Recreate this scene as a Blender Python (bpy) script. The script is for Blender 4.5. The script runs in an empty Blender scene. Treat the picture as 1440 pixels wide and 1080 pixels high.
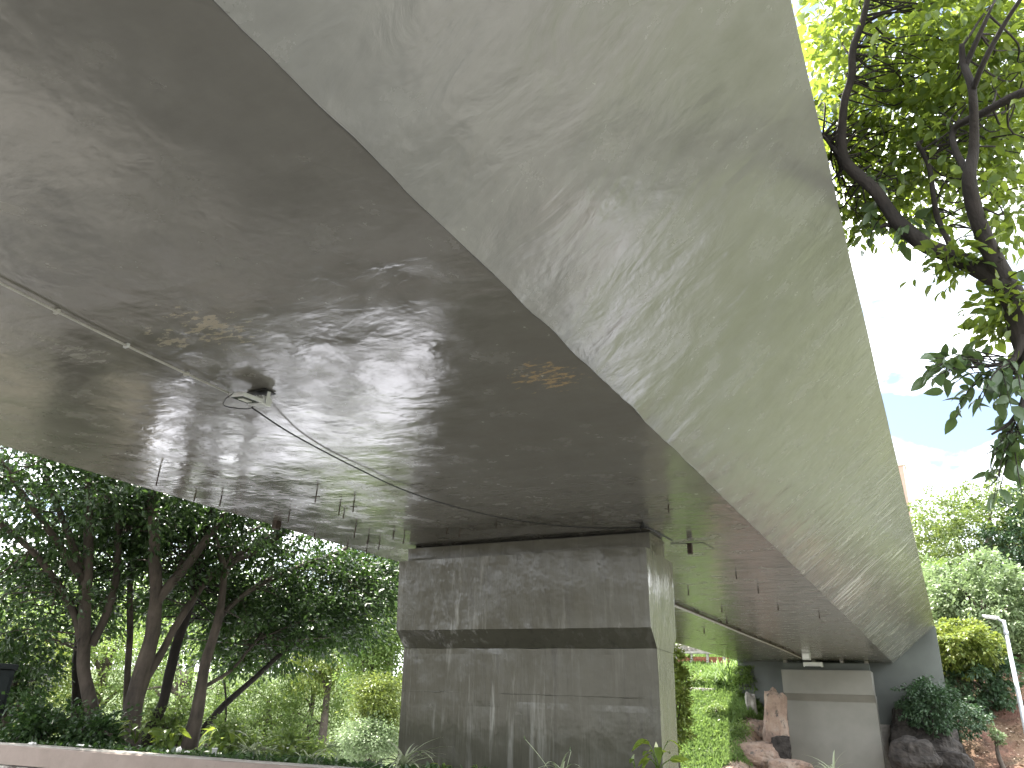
import bpy, bmesh, math, random
import numpy as np
from mathutils import Vector, Matrix, noise
rng = np.random.default_rng(7); random.seed(7)
S = bpy.context.scene
COL = S.collection
R = math.radians

# ------------------------------------------------------------------ camera, sky, sun, exposure
EYE = np.array([0., 0., 1.6])
FPX = 1081.
def unit(v):
    v = np.asarray(v, float); return v / np.linalg.norm(v)
def ray0(x, y): return np.array([x - 720., 540. - y, FPX])
_Z = unit(ray0(840, -1930)); _d = ray0(1347, 1020)
_Y = unit(_d - _Z * (_d @ _Z)); _X = np.cross(_Z, _Y)
if _X[0] < 0: _X = -_X
M3 = np.array([_X, _Y, _Z])                 # camera (right, up, forward) -> world
def ray(x, y): return M3 @ ray0(x, y)
def at(x, y, D):                            # a point seen at pixel x,y at D metres
    return EYE + unit(ray(x, y)) * D
def atY(x, y, Y):
    v = ray(x, y); return EYE + v * (Y / v[1])
GR = 0.0161                                 # the bridge rises gently
def sof(Y): return 4.2 + GR * Y
def on_soffit(x, y, drop=0.):
    v = ray(x, y); t = (2.6 - drop) / (v[2] - GR * v[1]); return EYE + v * t

cam = bpy.data.cameras.new('camera'); camo = bpy.data.objects.new('camera', cam); COL.objects.link(camo)
cam.sensor_width = 36; cam.lens = 36 * FPX / 1440; cam.clip_start = .05; cam.clip_end = 3000
mw = Matrix.Identity(4)
for i in range(3):
    mw[i][0] = M3[i][0]; mw[i][1] = M3[i][1]; mw[i][2] = -M3[i][2]; mw[i][3] = EYE[i]
camo.matrix_world = mw
S.camera = camo

SUN_EL, SUN_AZ = 65., -66.                  # azimuth from +Y towards +X
sd = np.array([math.sin(R(SUN_AZ)) * math.cos(R(SUN_EL)), math.cos(R(SUN_AZ)) * math.cos(R(SUN_EL)), math.sin(R(SUN_EL))])
w = bpy.data.worlds.new('World'); S.world = w; w.use_nodes = True
nt = w.node_tree; nt.nodes.clear()
def N(nt, t, **k):
    n = nt.nodes.new(t)
    for a, b in k.items(): setattr(n, a, b)
    return n
sky = N(nt, 'ShaderNodeTexSky', sky_type='NISHITA', sun_disc=False, sun_elevation=R(SUN_EL), sun_rotation=R(SUN_AZ), air_density=1., dust_density=1.5)
tc = N(nt, 'ShaderNodeTexCoord')
mp = N(nt, 'ShaderNodeMapping'); mp.inputs['Scale'].default_value = (1.6, 1.6, 3.2); mp.inputs['Location'].default_value = (.35, .1, .25)
nz = N(nt, 'ShaderNodeTexNoise'); nz.inputs['Scale'].default_value = 2.1; nz.inputs['Detail'].default_value = 8; nz.inputs['Roughness'].default_value = .55
rp = N(nt, 'ShaderNodeValToRGB'); rp.color_ramp.elements[0].position = .40; rp.color_ramp.elements[1].position = .54
rp.color_ramp.elements[0].color = (.03, .03, .03, 1)
mx = N(nt, 'ShaderNodeMix', data_type='RGBA'); mx.inputs[7].default_value = (21.5, 22., 22.6, 1)
bgd = N(nt, 'ShaderNodeBackground'); bgd.inputs['Strength'].default_value = .06
out = N(nt, 'ShaderNodeOutputWorld')
L = nt.links.new
L(tc.outputs['Generated'], mp.inputs['Vector']); L(mp.outputs['Vector'], nz.inputs['Vector']); L(nz.outputs['Fac'], rp.inputs['Fac'])
L(rp.outputs['Color'], mx.inputs[0]); L(sky.outputs['Color'], mx.inputs[6]); L(mx.outputs[2], bgd.inputs['Color']); L(bgd.outputs[0], out.inputs[0])
sun = bpy.data.lights.new('sun', 'SUN'); sun.energy = 4.2; sun.angle = R(.53); sun.color = (1, .95, .86)
suno = bpy.data.objects.new('sun', sun); COL.objects.link(suno)
suno.rotation_euler = Vector(sd).to_track_quat('Z', 'Y').to_euler(); suno.location = (0, 0, 40)
S.view_settings.view_transform = 'Standard'; S.view_settings.look = 'None'; S.view_settings.gamma = 1
S.view_settings.use_curve_mapping = False
S.view_settings.exposure = 2.3
S.render.engine = 'CYCLES'
S.cycles.max_bounces = 10; S.cycles.diffuse_bounces = 5; S.cycles.glossy_bounces = 4; S.cycles.transmission_bounces = 4
S.cycles.use_denoising = True

# ------------------------------------------------------------------ materials
def mat(name):
    m = bpy.data.materials.new(name); m.use_nodes = True
    nt = m.node_tree; b = nt.nodes['Principled BSDF']
    return m, nt, b
def noise_node(nt, vec, scale, detail=4, rough=.55, stretch=None, loc=None):
    if stretch or loc:
        mp = N(nt, 'ShaderNodeMapping')
        if stretch: mp.inputs['Scale'].default_value = stretch
        if loc: mp.inputs['Location'].default_value = loc
        nt.links.new(vec, mp.inputs['Vector']); vec = mp.outputs['Vector']
    n = N(nt, 'ShaderNodeTexNoise'); n.inputs['Scale'].default_value = scale
    n.inputs['Detail'].default_value = detail; n.inputs['Roughness'].default_value = rough
    nt.links.new(vec, n.inputs['Vector']); return n.outputs['Fac']
def ramp(nt, fac, stops):
    r = N(nt, 'ShaderNodeValToRGB'); e = r.color_ramp.elements
    while len(e) < len(stops): e.new(.5)
    for el, (p, c) in zip(e, stops):
        el.position = p; el.color = (c, c, c, 1) if np.isscalar(c) else (*c, 1)
    nt.links.new(fac, r.inputs['Fac']); return r.outputs['Color']
def math_(nt, op, a, b=None, clamp=False):
    n = N(nt, 'ShaderNodeMath', operation=op, use_clamp=clamp)
    for i, v in enumerate((a, b)):
        if v is None: continue
        if isinstance(v, (int, float)): n.inputs[i].default_value = v
        else: nt.links.new(v, n.inputs[i])
    return n.outputs[0]
def mixc(nt, fac, a, b, mode='MIX'):
    n = N(nt, 'ShaderNodeMix', data_type='RGBA', blend_type=mode)
    for i, v in ((0, fac), (6, a), (7, b)):
        if isinstance(v, (int, float)): n.inputs[i].default_value = v
        elif isinstance(v, tuple): n.inputs[i].default_value = (*v, 1)
        else: nt.links.new(v, n.inputs[i])
    return n.outputs[2]
def bump(nt, h, strength, dist, prev=None):
    b = N(nt, 'ShaderNodeBump'); b.inputs['Strength'].default_value = strength; b.inputs['Distance'].default_value = dist
    nt.links.new(h, b.inputs['Height'])
    if prev is not None: nt.links.new(prev, b.inputs['Normal'])
    return b.outputs['Normal']
def world_pos(nt):
    return N(nt, 'ShaderNodeNewGeometry').outputs['Position']

def simple(name, col, rough=.6, metal=0., var=.15, nscale=8., bmp=.1, bscale=40.):
    m, nt, b = mat(name); p = world_pos(nt)
    n = noise_node(nt, p, nscale, 5)
    lo = tuple(c * (1 - var) for c in col); hi = tuple(min(1, c * (1 + var)) for c in col)
    nt.links.new(ramp(nt, n, [(.3, lo), (.7, hi)]), b.inputs['Base Color'])
    b.inputs['Roughness'].default_value = rough; b.inputs['Metallic'].default_value = metal
    nt.links.new(bump(nt, noise_node(nt, p, bscale, 4), bmp, .02), b.inputs['Normal'])
    return m

def paint(name, stretch, kind):
    """glossy olive-grey paint over rough board-marked concrete"""
    m, nt, b = mat(name); p = world_pos(nt)
    big = noise_node(nt, p, .55, 5, .6)
    mid = noise_node(nt, p, 2.6, 6, .62)
    streak = noise_node(nt, p, 1., 4, .6, stretch)
    fine = noise_node(nt, p, 1., 3, .6, tuple(s * 3.5 for s in stretch))
    g_ = 0. if kind == 'soffit' else 1.
    base = ramp(nt, mid, [(.25, (.142 - .006 * g_, .134, .114 + .006 * g_)), (.55, (.166 - .007 * g_, .158, .134 + .007 * g_)), (.8, (.192 - .008 * g_, .184, .156 + .008 * g_))])
    base = mixc(nt, math_(nt, 'MULTIPLY', ramp(nt, streak, [(.35, 0.), (.75, 1.)]), .30), base, (.20, .195, .17))
    # scuffed plaster edges: thin contour lines of a warped noise
    wv = noise_node(nt, p, 1.1, 3, .5, (1., .8, 1.), (3.1, 7.7, 1.2))
    line = ramp(nt, wv, [(.486, 0.), (.5, 1.), (.514, 0.)])
    line = math_(nt, 'MULTIPLY', line, ramp(nt, mid, [(.5, 0.), (.62, 1.)]))
    base = mixc(nt, math_(nt, 'MULTIPLY', line, .22 if kind == 'soffit' else .05), base, (.07, .066, .058))
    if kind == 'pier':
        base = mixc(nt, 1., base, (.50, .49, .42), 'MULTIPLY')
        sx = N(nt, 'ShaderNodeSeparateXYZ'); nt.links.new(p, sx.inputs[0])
        run = ramp(nt, noise_node(nt, p, 1., 5, .65, (5.5, 5.5, .14), (1, 4, 2)), [(.53, 0.), (.64, 1.)])  # pale bands: sheen of the glossy paint runs put into the colour
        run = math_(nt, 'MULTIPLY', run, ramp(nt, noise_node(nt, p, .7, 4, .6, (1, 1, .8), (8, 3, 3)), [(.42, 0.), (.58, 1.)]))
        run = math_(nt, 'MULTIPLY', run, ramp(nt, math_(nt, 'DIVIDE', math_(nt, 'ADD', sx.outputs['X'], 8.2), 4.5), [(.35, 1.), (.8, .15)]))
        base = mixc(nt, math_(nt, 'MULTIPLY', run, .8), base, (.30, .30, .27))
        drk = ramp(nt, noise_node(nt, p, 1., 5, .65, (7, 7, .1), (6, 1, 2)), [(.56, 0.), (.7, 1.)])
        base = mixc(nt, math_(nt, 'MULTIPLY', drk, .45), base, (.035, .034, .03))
    if kind == 'soffit':
        for k, (px, py, rad, c) in enumerate([(768, 528, .62, (.42, .30, .16)), (300, 462, .62, (.40, .35, .25)), (240, 478, .4, (.38, .34, .25)),
                                              (110, 498, .5, (.30, .29, .25)), (590, 160, .6, (.28, .27, .24))]):
            c0 = on_soffit(px, py)
            d = N(nt, 'ShaderNodeVectorMath', operation='DISTANCE'); nt.links.new(p, d.inputs[0]); d.inputs[1].default_value = tuple(c0)
            fall = math_(nt, 'SUBTRACT', 1., math_(nt, 'DIVIDE', d.outputs['Value'], rad), True)
            sc = noise_node(nt, p, 7., 6, .72, (1., 2.2, 1.), (k * 3.3, 0, 0))
            msk = ramp(nt, math_(nt, 'MULTIPLY', sc, math_(nt, 'ADD', math_(nt, 'MULTIPLY', fall, .5), .76)), [(.585, 0.), (.62, 1.)])
            msk = math_(nt, 'MULTIPLY', msk, ramp(nt, fall, [(0., 0.), (.15, 1.)]))
            base = mixc(nt, math_(nt, 'MULTIPLY', msk, .8), base, c)
    if kind == 'web':
        # short pale dashes: glints on the far board marks put into the colour
        ds = noise_node(nt, p, 1., 2, .5, (.9, 9., .9), (4, 2, 9))
        sep = N(nt, 'ShaderNodeSeparateXYZ'); nt.links.new(p, sep.inputs[0])
        far = ramp(nt, math_(nt, 'DIVIDE', sep.outputs['Y'], 45.), [(.27, 0.), (.45, 1.)])
        glint_dash = math_(nt, 'MULTIPLY', ramp(nt, ds, [(.585, 0.), (.615, 1.)]), far)
        base = mixc(nt, math_(nt, 'MULTIPLY', glint_dash, .8), base, (.50, .49, .45))
        base = mixc(nt, math_(nt, 'MULTIPLY', ramp(nt, big, [(.4, 0.), (.7, 1.)]), .15), base, (.20, .205, .165))
    nt.links.new(base, b.inputs['Base Color'])
    rg = ramp(nt, mid, [(.3, .10), (.48, .16), (.7, .34)] if kind != 'web' else [(.3, .15), (.5, .22), (.75, .36)])
    if kind == 'pier': rg = ramp(nt, mid, [(.3, .12), (.5, .17), (.75, .32)])
    nt.links.new(rg, b.inputs['Roughness'])
    b.inputs['Specular IOR Level'].default_value = {'soffit': .95, 'web': .8, 'pier': .5}[kind]
    sep2 = N(nt, 'ShaderNodeSeparateXYZ'); nt.links.new(p, sep2.inputs[0])
    if kind == 'pier':
        amp = ramp(nt, noise_node(nt, p, .8, 3, .5, (1, 1, .4), (2, 5, 0)), [(.35, .25), (.6, 1.)])
        amp = math_(nt, 'MULTIPLY', amp, ramp(nt, math_(nt, 'DIVIDE', math_(nt, 'ADD', sep2.outputs['X'], 8.2), 4.5), [(.1, 1.), (.75, .2)]))
    else:
        amp = ramp(nt, math_(nt, 'DIVIDE', sep2.outputs['Y'], 40.), [(.18, .12), (.36, .8), (.6, 1.)])
        amp = math_(nt, 'MULTIPLY', amp, ramp(nt, noise_node(nt, p, .9, 3, .5, None, (3, 1, 7)), [(.3, .35), (.65, 1.)]))
    st = math_(nt, 'MULTIPLY', math_(nt, 'SUBTRACT', streak, .5), amp)
    fi = math_(nt, 'MULTIPLY', math_(nt, 'SUBTRACT', fine, .5), amp)
    tv = N(nt, 'ShaderNodeTexNoise'); tv.inputs['Scale'].default_value = 1.5; tv.inputs['Detail'].default_value = 7
    tv.inputs['Roughness'].default_value = .52; tv.inputs['Distortion'].default_value = .55
    tm = N(nt, 'ShaderNodeMapping'); tm.inputs['Scale'].default_value = (1.6, 1.6, .55) if kind == 'pier' else ((.7, 1.5, .7) if kind == 'soffit' else (1.1, 2.0, 1.1))
    nt.links.new(p, tm.inputs['Vector']); nt.links.new(tm.outputs['Vector'], tv.inputs['Vector'])
    trowel = tv.outputs['Fac']
    # overlapping plaster coats: a few soft terraces of the same noise
    terr = ramp(nt, trowel, [(.40, 0.), (.425, .4), (.52, .45), (.535, .8), (.62, .84), (.64, 1.)])
    sb = {'soffit': (.5, .03), 'web': (.45, .028), 'pier': (.7, .06)}[kind]
    n1 = bump(nt, big, .3, .10)
    n2 = bump(nt, st, sb[0], sb[1], n1)
    n3 = bump(nt, trowel, {'soffit': .10, 'web': .20, 'pier': .07}[kind], .07, n2)
    n3 = bump(nt, terr, {'soffit': .07, 'web': .06, 'pier': .02}[kind], .006, n3)
    n4 = bump(nt, fi, .3, .012, n3)
    nt.links.new(n4, b.inputs['Normal'])
    return m

M = {}
M['soffit'] = paint('soffit_paint', (.35, 5.5, .35), 'soffit')
M['web'] = paint('web_paint', (.30, 6., .30), 'web')
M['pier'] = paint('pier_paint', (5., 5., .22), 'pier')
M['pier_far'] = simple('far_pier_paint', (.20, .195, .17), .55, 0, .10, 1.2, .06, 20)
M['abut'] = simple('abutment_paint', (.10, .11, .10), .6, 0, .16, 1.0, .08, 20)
M['dark'] = simple('black_rubber_and_shadow', (.012, .012, .014), .5)
M['cable'] = simple('black_cable', (.010, .010, .011), .45)
M['conduit'] = simple('painted_conduit', (.42, .41, .37), .5, 0, .15)
M['rust'] = simple('rusty_steel', (.05, .035, .025), .8, 0, .4, 30)
M['lampgrey'] = simple('cast_grey_metal', (.55, .56, .55), .4, .2, .08)
M['glass_dark'] = simple('dark_glass', (.02, .022, .025), .12)
M['led'] = simple('led_plate', (.72, .72, .66), .3)
M['concrete'] = simple('raw_concrete', (.30, .28, .25), .85, 0, .3, 5, .4, 25)
M['galv'] = simple('galvanised_pole', (.46, .48, .50), .45, .4, .12, 5)
M['white'] = simple('white_plastic', (.78, .78, .76), .35, 0, .04)
M['paper'] = simple('white_paper', (.75, .74, .72), .8, 0, .06)
M['greenmetal'] = simple('dark_green_sheet', (.0015, .005, .005), .85, 0, .25, 3)
M['brick'] = simple('red_brick', (.28, .10, .06), .9, 0, .35, 6, .3, 30)
M['stone'] = simple('grey_stone', (.28, .26, .23), .9, 0, .4, 4, .5, 12)
M['darkrock'] = simple('dark_rock', (.034, .029, .026), .95, 0, .6, 4, .8, 9)
M['tower'] = simple('tower_render', (.42, .27, .22), .8, 0, .1, 1)
M['towertrim'] = simple('tower_trim', (.6, .57, .52), .8, 0, .05, 1)

def wall_mat():
    m, nt, b = mat('beige_wall_paint'); p = world_pos(nt)
    n = noise_node(nt, p, 2., 6, .65); d = noise_node(nt, p, 9., 6, .7, (1, 1, 1), (5, 2, 1))
    c = ramp(nt, n, [(.3, (.20, .158, .132)), (.7, (.275, .22, .19))])
    c = mixc(nt, math_(nt, 'MULTIPLY', ramp(nt, d, [(.62, 0.), (.70, 1.)]), .5), c, (.15, .12, .10))
    st = noise_node(nt, p, 1., 4, .6, (7, 7, .6))
    c = mixc(nt, math_(nt, 'MULTIPLY', ramp(nt, st, [(.5, 0.), (.8, 1.)]), .3), c, (.25, .21, .18))
    nt.links.new(c, b.inputs['Base Color']); b.inputs['Roughness'].default_value = .75
    nt.links.new(bump(nt, d, .25, .02), b.inputs['Normal']); return m
M['wall'] = wall_mat()
def stained_white():
    m, nt, b = mat('stained_white_wall'); p = world_pos(nt)
    n = noise_node(nt, p, 5., 7, .7)
    nt.links.new(ramp(nt, n, [(.4, (.12, .10, .09)), (.52, (.55, .52, .48)), (.7, (.66, .63, .58))]), b.inputs['Base Color'])
    b.inputs['Roughness'].default_value = .85; return m
M['wall_low'] = stained_white()
def pink_rock():
    m, nt, b = mat('pink_rock'); p = world_pos(nt)
    n = noise_node(nt, p, 1.1, 8, .68); q = noise_node(nt, p, 3.4, 8, .7, (1, 1, .5), (9, 3, 1))
    c = ramp(nt, n, [(.3, (.15, .105, .085)), (.48, (.31, .22, .17)), (.62, (.37, .30, .25)), (.8, (.30, .28, .25))])
    c = mixc(nt, ramp(nt, q, [(.56, 0.), (.63, 1.)]), c, (.10, .085, .075))
    nt.links.new(c, b.inputs['Base Color']); b.inputs['Roughness'].default_value = .9
    nt.links.new(bump(nt, q, .7, .15), b.inputs['Normal']); return m
M['pinkrock'] = pink_rock()
def bark(name, lo, hi):
    m, nt, b = mat(name); p = world_pos(nt)
    n = noise_node(nt, p, 1., 6, .65, (9, 9, 1.8)); q = noise_node(nt, p, 2.2, 5, .6)
    c = mixc(nt, math_(nt, 'MULTIPLY', ramp(nt, q, [(.45, 0.), (.7, 1.)]), .6), ramp(nt, n, [(.3, lo), (.7, hi)]), tuple(h * 1.5 for h in hi))
    nt.links.new(c, b.inputs['Base Color']); b.inputs['Roughness'].default_value = .9
    nt.links.new(bump(nt, n, .8, .04), b.inputs['Normal']); return m
M['bark'] = bark('grey_brown_bark', (.034, .027, .022), (.10, .08, .064))
M['bark_dark'] = bark('dark_bark', (.010, .008, .0065), (.028, .022, .018))
M['bark_pale'] = bark('pale_bark', (.10, .085, .07), (.26, .22, .18))
def leafmat(name, cols, trans=.35, tcol=(.25, .38, .03), rough=.42):
    m, nt, b = mat(name)
    g = N(nt, 'ShaderNodeNewGeometry')
    k = len(cols); c = ramp(nt, g.outputs['Random Per Island'], [(i / max(1, k - 1), cc) for i, cc in enumerate(cols)])
    nt.links.new(c, b.inputs['Base Color']); b.inputs['Roughness'].default_value = rough
    t = N(nt, 'ShaderNodeBsdfTranslucent')
    nt.links.new(mixc(nt, .6, c, tcol), t.inputs['Color'])
    ms = N(nt, 'ShaderNodeMixShader'); ms.inputs[0].default_value = trans
    o = nt.nodes['Material Output']
    nt.links.new(b.outputs[0], ms.inputs[1]); nt.links.new(t.outputs[0], ms.inputs[2]); nt.links.new(ms.outputs[0], o.inputs['Surface'])
    return m
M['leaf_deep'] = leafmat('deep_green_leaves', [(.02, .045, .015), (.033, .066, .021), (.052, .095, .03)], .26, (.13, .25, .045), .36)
M['leaf_bright'] = leafmat('bright_green_leaves', [(.09, .15, .045), (.14, .21, .06), (.20, .27, .08)], .4, (.30, .42, .08))
M['leaf_lime'] = leafmat('lime_leaves', [(.07, .12, .018), (.13, .19, .025), (.21, .25, .03)], .5, (.42, .48, .03))
M['leaf_grey'] = leafmat('grey_green_leaves', [(.13, .18, .08), (.18, .24, .115), (.24, .29, .16)], .3, (.26, .38, .14))
M['leaf_hill'] = leafmat('hill_leaves', [(.06, .105, .03), (.105, .155, .045), (.16, .21, .06)], .3, (.28, .36, .07))
M['leaf_yellow'] = leafmat('yellow_green_leaves', [(.10, .15, .03), (.15, .20, .04), (.21, .24, .06)], .35, (.32, .38, .06))
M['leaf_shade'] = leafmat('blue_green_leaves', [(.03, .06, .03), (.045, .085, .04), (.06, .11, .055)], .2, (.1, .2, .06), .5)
M['leaf_near'] = leafmat('glossy_leaf', [(.035, .07, .022), (.08, .135, .03), (.17, .22, .05)], .5, (.40, .50, .05), .3)
M['grass'] = leafmat('grass_blades', [(.09, .15, .045), (.14, .22, .06), (.20, .28, .09)], .4, (.28, .42, .10), .6)
M['strap'] = leafmat('strap_leaf', [(.26, .30, .18), (.40, .43, .30)], .3, (.3, .38, .15), .4)
M['petal'] = simple('pale_petal', (.65, .68, .42), .5)

def terrain_mat():
    m, nt, b = mat('terrain_soil'); p = world_pos(nt)
    n = noise_node(nt, p, .9, 8, .68); q = noise_node(nt, p, 6., 7, .7); s = noise_node(nt, p, .35, 4, .5, None, (4, 8, 2))
    red = ramp(nt, n, [(.3, (.055, .028, .02)), (.5, (.13, .06, .04)), (.68, (.21, .12, .085)), (.85, (.28, .2, .15))])
    soil = ramp(nt, n, [(.3, (.03, .026, .018)), (.6, (.08, .07, .045)), (.8, (.13, .115, .075))])
    green = ramp(nt, q, [(.3, (.035, .055, .015)), (.7, (.075, .105, .03))])
    sep = N(nt, 'ShaderNodeSeparateXYZ'); nt.links.new(p, sep.inputs[0])
    fx = ramp(nt, math_(nt, 'ADD', math_(nt, 'MULTIPLY', sep.outputs['X'], .05), .6), [(.38, 0.), (.5, 1.)])
    gmask = math_(nt, 'MULTIPLY', ramp(nt, s, [(.42, 0.), (.58, 1.)]), .75)
    c = mixc(nt, fx, soil, red)
    X_, Y_ = sep.outputs['X'], sep.outputs['Y']
    wob = math_(nt, 'MULTIPLY', math_(nt, 'SUBTRACT', n, .5), 2.2)
    Xw = math_(nt, 'ADD', X_, wob)
    band = math_(nt, 'MULTIPLY', math_(nt, 'GREATER_THAN', Xw, -9.), math_(nt, 'LESS_THAN', Xw, -2.2))
    band = math_(nt, 'MULTIPLY', band, math_(nt, 'GREATER_THAN', Y_, 34.))
    pk = mixc(nt, ramp(nt, q, [(.5, 0.), (.62, 1.)]), ramp(nt, n, [(.3, (.22, .15, .11)), (.5, (.42, .30, .23)), (.7, (.40, .35, .30))]), (.11, .095, .08))
    left = math_(nt, 'MULTIPLY', math_(nt, 'LESS_THAN', Xw, -8.6), math_(nt, 'GREATER_THAN', Y_, 27.))
    gmask = math_(nt, 'MAXIMUM', math_(nt, 'MULTIPLY', gmask, math_(nt, 'MAXIMUM', math_(nt, 'MULTIPLY', math_(nt, 'GREATER_THAN', Y_, 27.), 1.), math_(nt, 'GREATER_THAN', X_, 3.))), left)
    gmask = math_(nt, 'MULTIPLY', gmask, math_(nt, 'SUBTRACT', 1., math_(nt, 'MULTIPLY', math_(nt, 'GREATER_THAN', Xw, -2.2), .6)))
    gmask = math_(nt, 'MAXIMUM', gmask, math_(nt, 'MULTIPLY', math_(nt, 'GREATER_THAN', Xw, 7.), .85))
    gmask = math_(nt, 'MAXIMUM', gmask, math_(nt, 'MULTIPLY', math_(nt, 'GREATER_THAN', Xw, 3.6), .9))
    gmask = math_(nt, 'MAXIMUM', gmask, math_(nt, 'MULTIPLY', math_(nt, 'GREATER_THAN', Y_, 56.), .9))
    c = mixc(nt, gmask, c, green)
    c = mixc(nt, band, c, pk)
    nt.links.new(c, b.inputs['Base Color']); b.inputs['Roughness'].default_value = .95
    nt.links.new(bump(nt, q, .8, .12), b.inputs['Normal']); return m
M['terrain'] = terrain_mat()
M['lowroad'] = simple('pale_concrete_road', (.46, .47, .53), .8, 0, .15, .6, .1, 40)
M['pavement'] = simple('pavement_concrete', (.185, .18, .17), .85, 0, .2, 2., .2, 60)

# ------------------------------------------------------------------ builders
def tag(o, label=None, cat=None, group=None, kind=None):
    if label: o['label'] = label
    if cat: o['category'] = cat
    if group: o['group'] = group
    if kind: o['kind'] = kind
    return o
ORIGIN = {}
def thing(name, label, cat, loc=(0, 0, 0), group=None):
    o = bpy.data.objects.new(name, None); COL.objects.link(o); o.location = tuple(map(float, loc)); o.empty_display_size = .2
    ORIGIN[o.name] = np.array(loc, float)
    return tag(o, label, cat, group)
def mesh_np(name, V, F, m, parent=None, smooth=False, quads=None):
    """V (n,3) world coords; F list/array of faces of one size, or a list of arrays"""
    V = np.asarray(V, np.float32)
    if parent is not None: V = V - ORIGIN[parent.name].astype(np.float32)
    me = bpy.data.meshes.new(name)
    Fs = F if isinstance(F, list) and len(F) and isinstance(F[0], np.ndarray) else [np.asarray(F, np.int32)]
    nl = sum(f.size for f in Fs); nf = sum(len(f) for f in Fs)
    me.vertices.add(len(V)); me.vertices.foreach_set('co', V.ravel())
    me.loops.add(nl); me.polygons.add(nf)
    me.loops.foreach_set('vertex_index', np.concatenate([f.ravel() for f in Fs]).astype(np.int32))
    tot = np.concatenate([np.full(len(f), f.shape[1], np.int32) for f in Fs])
    me.polygons.foreach_set('loop_start', np.concatenate([[0], np.cumsum(tot)[:-1]]).astype(np.int32))
    me.polygons.foreach_set('loop_total', tot)
    if smooth: me.polygons.foreach_set('use_smooth', np.ones(nf, bool))
    me.update(calc_edges=True); me.validate()
    me.materials.append(m)
    o = bpy.data.objects.new(name, me); COL.objects.link(o)
    if parent is not None:
        o.parent = parent; ORIGIN[o.name] = ORIGIN[parent.name]
    return o
def bm_obj(name, bm, m, parent=None, smooth=False):
    bmesh.ops.recalc_face_normals(bm, faces=bm.faces)
    if parent is not None: bmesh.ops.translate(bm, verts=bm.verts, vec=Vector(-ORIGIN[parent.name]))
    me = bpy.data.meshes.new(name); bm.to_mesh(me); bm.free()
    for p in me.polygons: p.use_smooth = smooth
    me.materials.append(m)
    o = bpy.data.objects.new(name, me); COL.objects.link(o)
    if parent is not None:
        o.parent = parent; ORIGIN[o.name] = ORIGIN[parent.name]
    return o
def frame(ax, up=(0, 0, 1)):
    a = unit(ax); u = np.asarray(up, float)
    if abs(a @ unit(u)) > .98: u = np.array([1., 0, 0])
    s = unit(np.cross(u, a)); t = np.cross(a, s); return a, s, t
def add_box(bm, c, size, axes=None, bev=0.):
    c = np.asarray(c, float); ax = axes if axes is not None else np.eye(3)
    vs = []
    for i in (-1, 1):
        for j in (-1, 1):
            for k in (-1, 1):
                vs.append(bm.verts.new(c + ax[0] * i * size[0] / 2 + ax[1] * j * size[1] / 2 + ax[2] * k * size[2] / 2))
    fs = [(0, 1, 3, 2), (4, 6, 7, 5), (0, 4, 5, 1), (2, 3, 7, 6), (0, 2, 6, 4), (1, 5, 7, 3)]
    ff = [bm.faces.new([vs[i] for i in f]) for f in fs]
    if bev:
        es = list({e for f in ff for e in f.edges}); bmesh.ops.bevel(bm, geom=es, offset=bev, segments=2, affect='EDGES', profile=.7)
def box(name, c, size, m, parent=None, axes=None, bev=.008):
    bm = bmesh.new(); add_box(bm, c, size, axes, bev); return bm_obj(name, bm, m, parent)
def prism(name, poly, axis0, axis1, m, parent=None, bev=0.):
    """poly: list of 3-D points of one end; extruded by the vector axis1"""
    bm = bmesh.new()
    a = [bm.verts.new(p) for p in poly]; b_ = [bm.verts.new(np.asarray(p) + axis1) for p in poly]
    n = len(poly); bm.faces.new(a); bm.faces.new(b_[::-1])
    for i in range(n): bm.faces.new((a[i], b_[i], b_[(i + 1) % n], a[(i + 1) % n]))
    if bev: bmesh.ops.bevel(bm, geom=list(bm.edges), offset=bev, segments=2, affect='EDGES')
    return bm_obj(name, bm, m, parent)
def smooth_line(P, n=6):
    P = np.asarray(P, float)
    if len(P) < 3:
        t = np.linspace(0, 1, n + 1)[:, None]; return P[0] * (1 - t) + P[1] * t
    Q = np.vstack([2 * P[0] - P[1], P, 2 * P[-1] - P[-2]]); o = []
    for i in range(1, len(Q) - 2):
        for t in np.linspace(0, 1, n, endpoint=False):
            a, b, c, d = Q[i - 1], Q[i], Q[i + 1], Q[i + 2]
            o.append(.5 * ((2 * b) + (c - a) * t + (2 * a - 5 * b + 4 * c - d) * t * t + (3 * b - a - 3 * c + d) * t ** 3))
    o.append(P[-1]); return np.array(o)
def tube_data(P, rad, sides=8, wob=0.):
    P = np.asarray(P, float); n = len(P); rad = np.broadcast_to(rad, (n,)).astype(float)
    T = np.gradient(P, axis=0); T /= np.linalg.norm(T, axis=1)[:, None] + 1e-9
    s = None; V = []
    for i in range(n):
        if s is None: _, s, t = frame(T[i], (0.3, .2, 1))
        else: s = unit(s - T[i] * (s @ T[i])); t = np.cross(T[i], s)
        for k in range(sides):
            a = 2 * math.pi * k / sides; r = rad[i]
            if wob: r *= 1 + wob * noise.noise(Vector((P[i][0] * 2 + math.cos(a) * .8, P[i][1] * 2 + math.sin(a) * .8, P[i][2] * 2)))
            V.append(P[i] + r * (math.cos(a) * s + math.sin(a) * t))
    F = [(i * sides + k, i * sides + (k + 1) % sides, (i + 1) * sides + (k + 1) % sides, (i + 1) * sides + k) for i in range(n - 1) for k in range(sides)]
    V += [P[0], P[-1]]; nb = n * sides
    C = [(nb, (k + 1) % sides, k) for k in range(sides)] + [(nb + 1, (n - 1) * sides + k, (n - 1) * sides + (k + 1) % sides) for k in range(sides)]
    return np.array(V), np.array(F, np.int32), np.array(C, np.int32)
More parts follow.
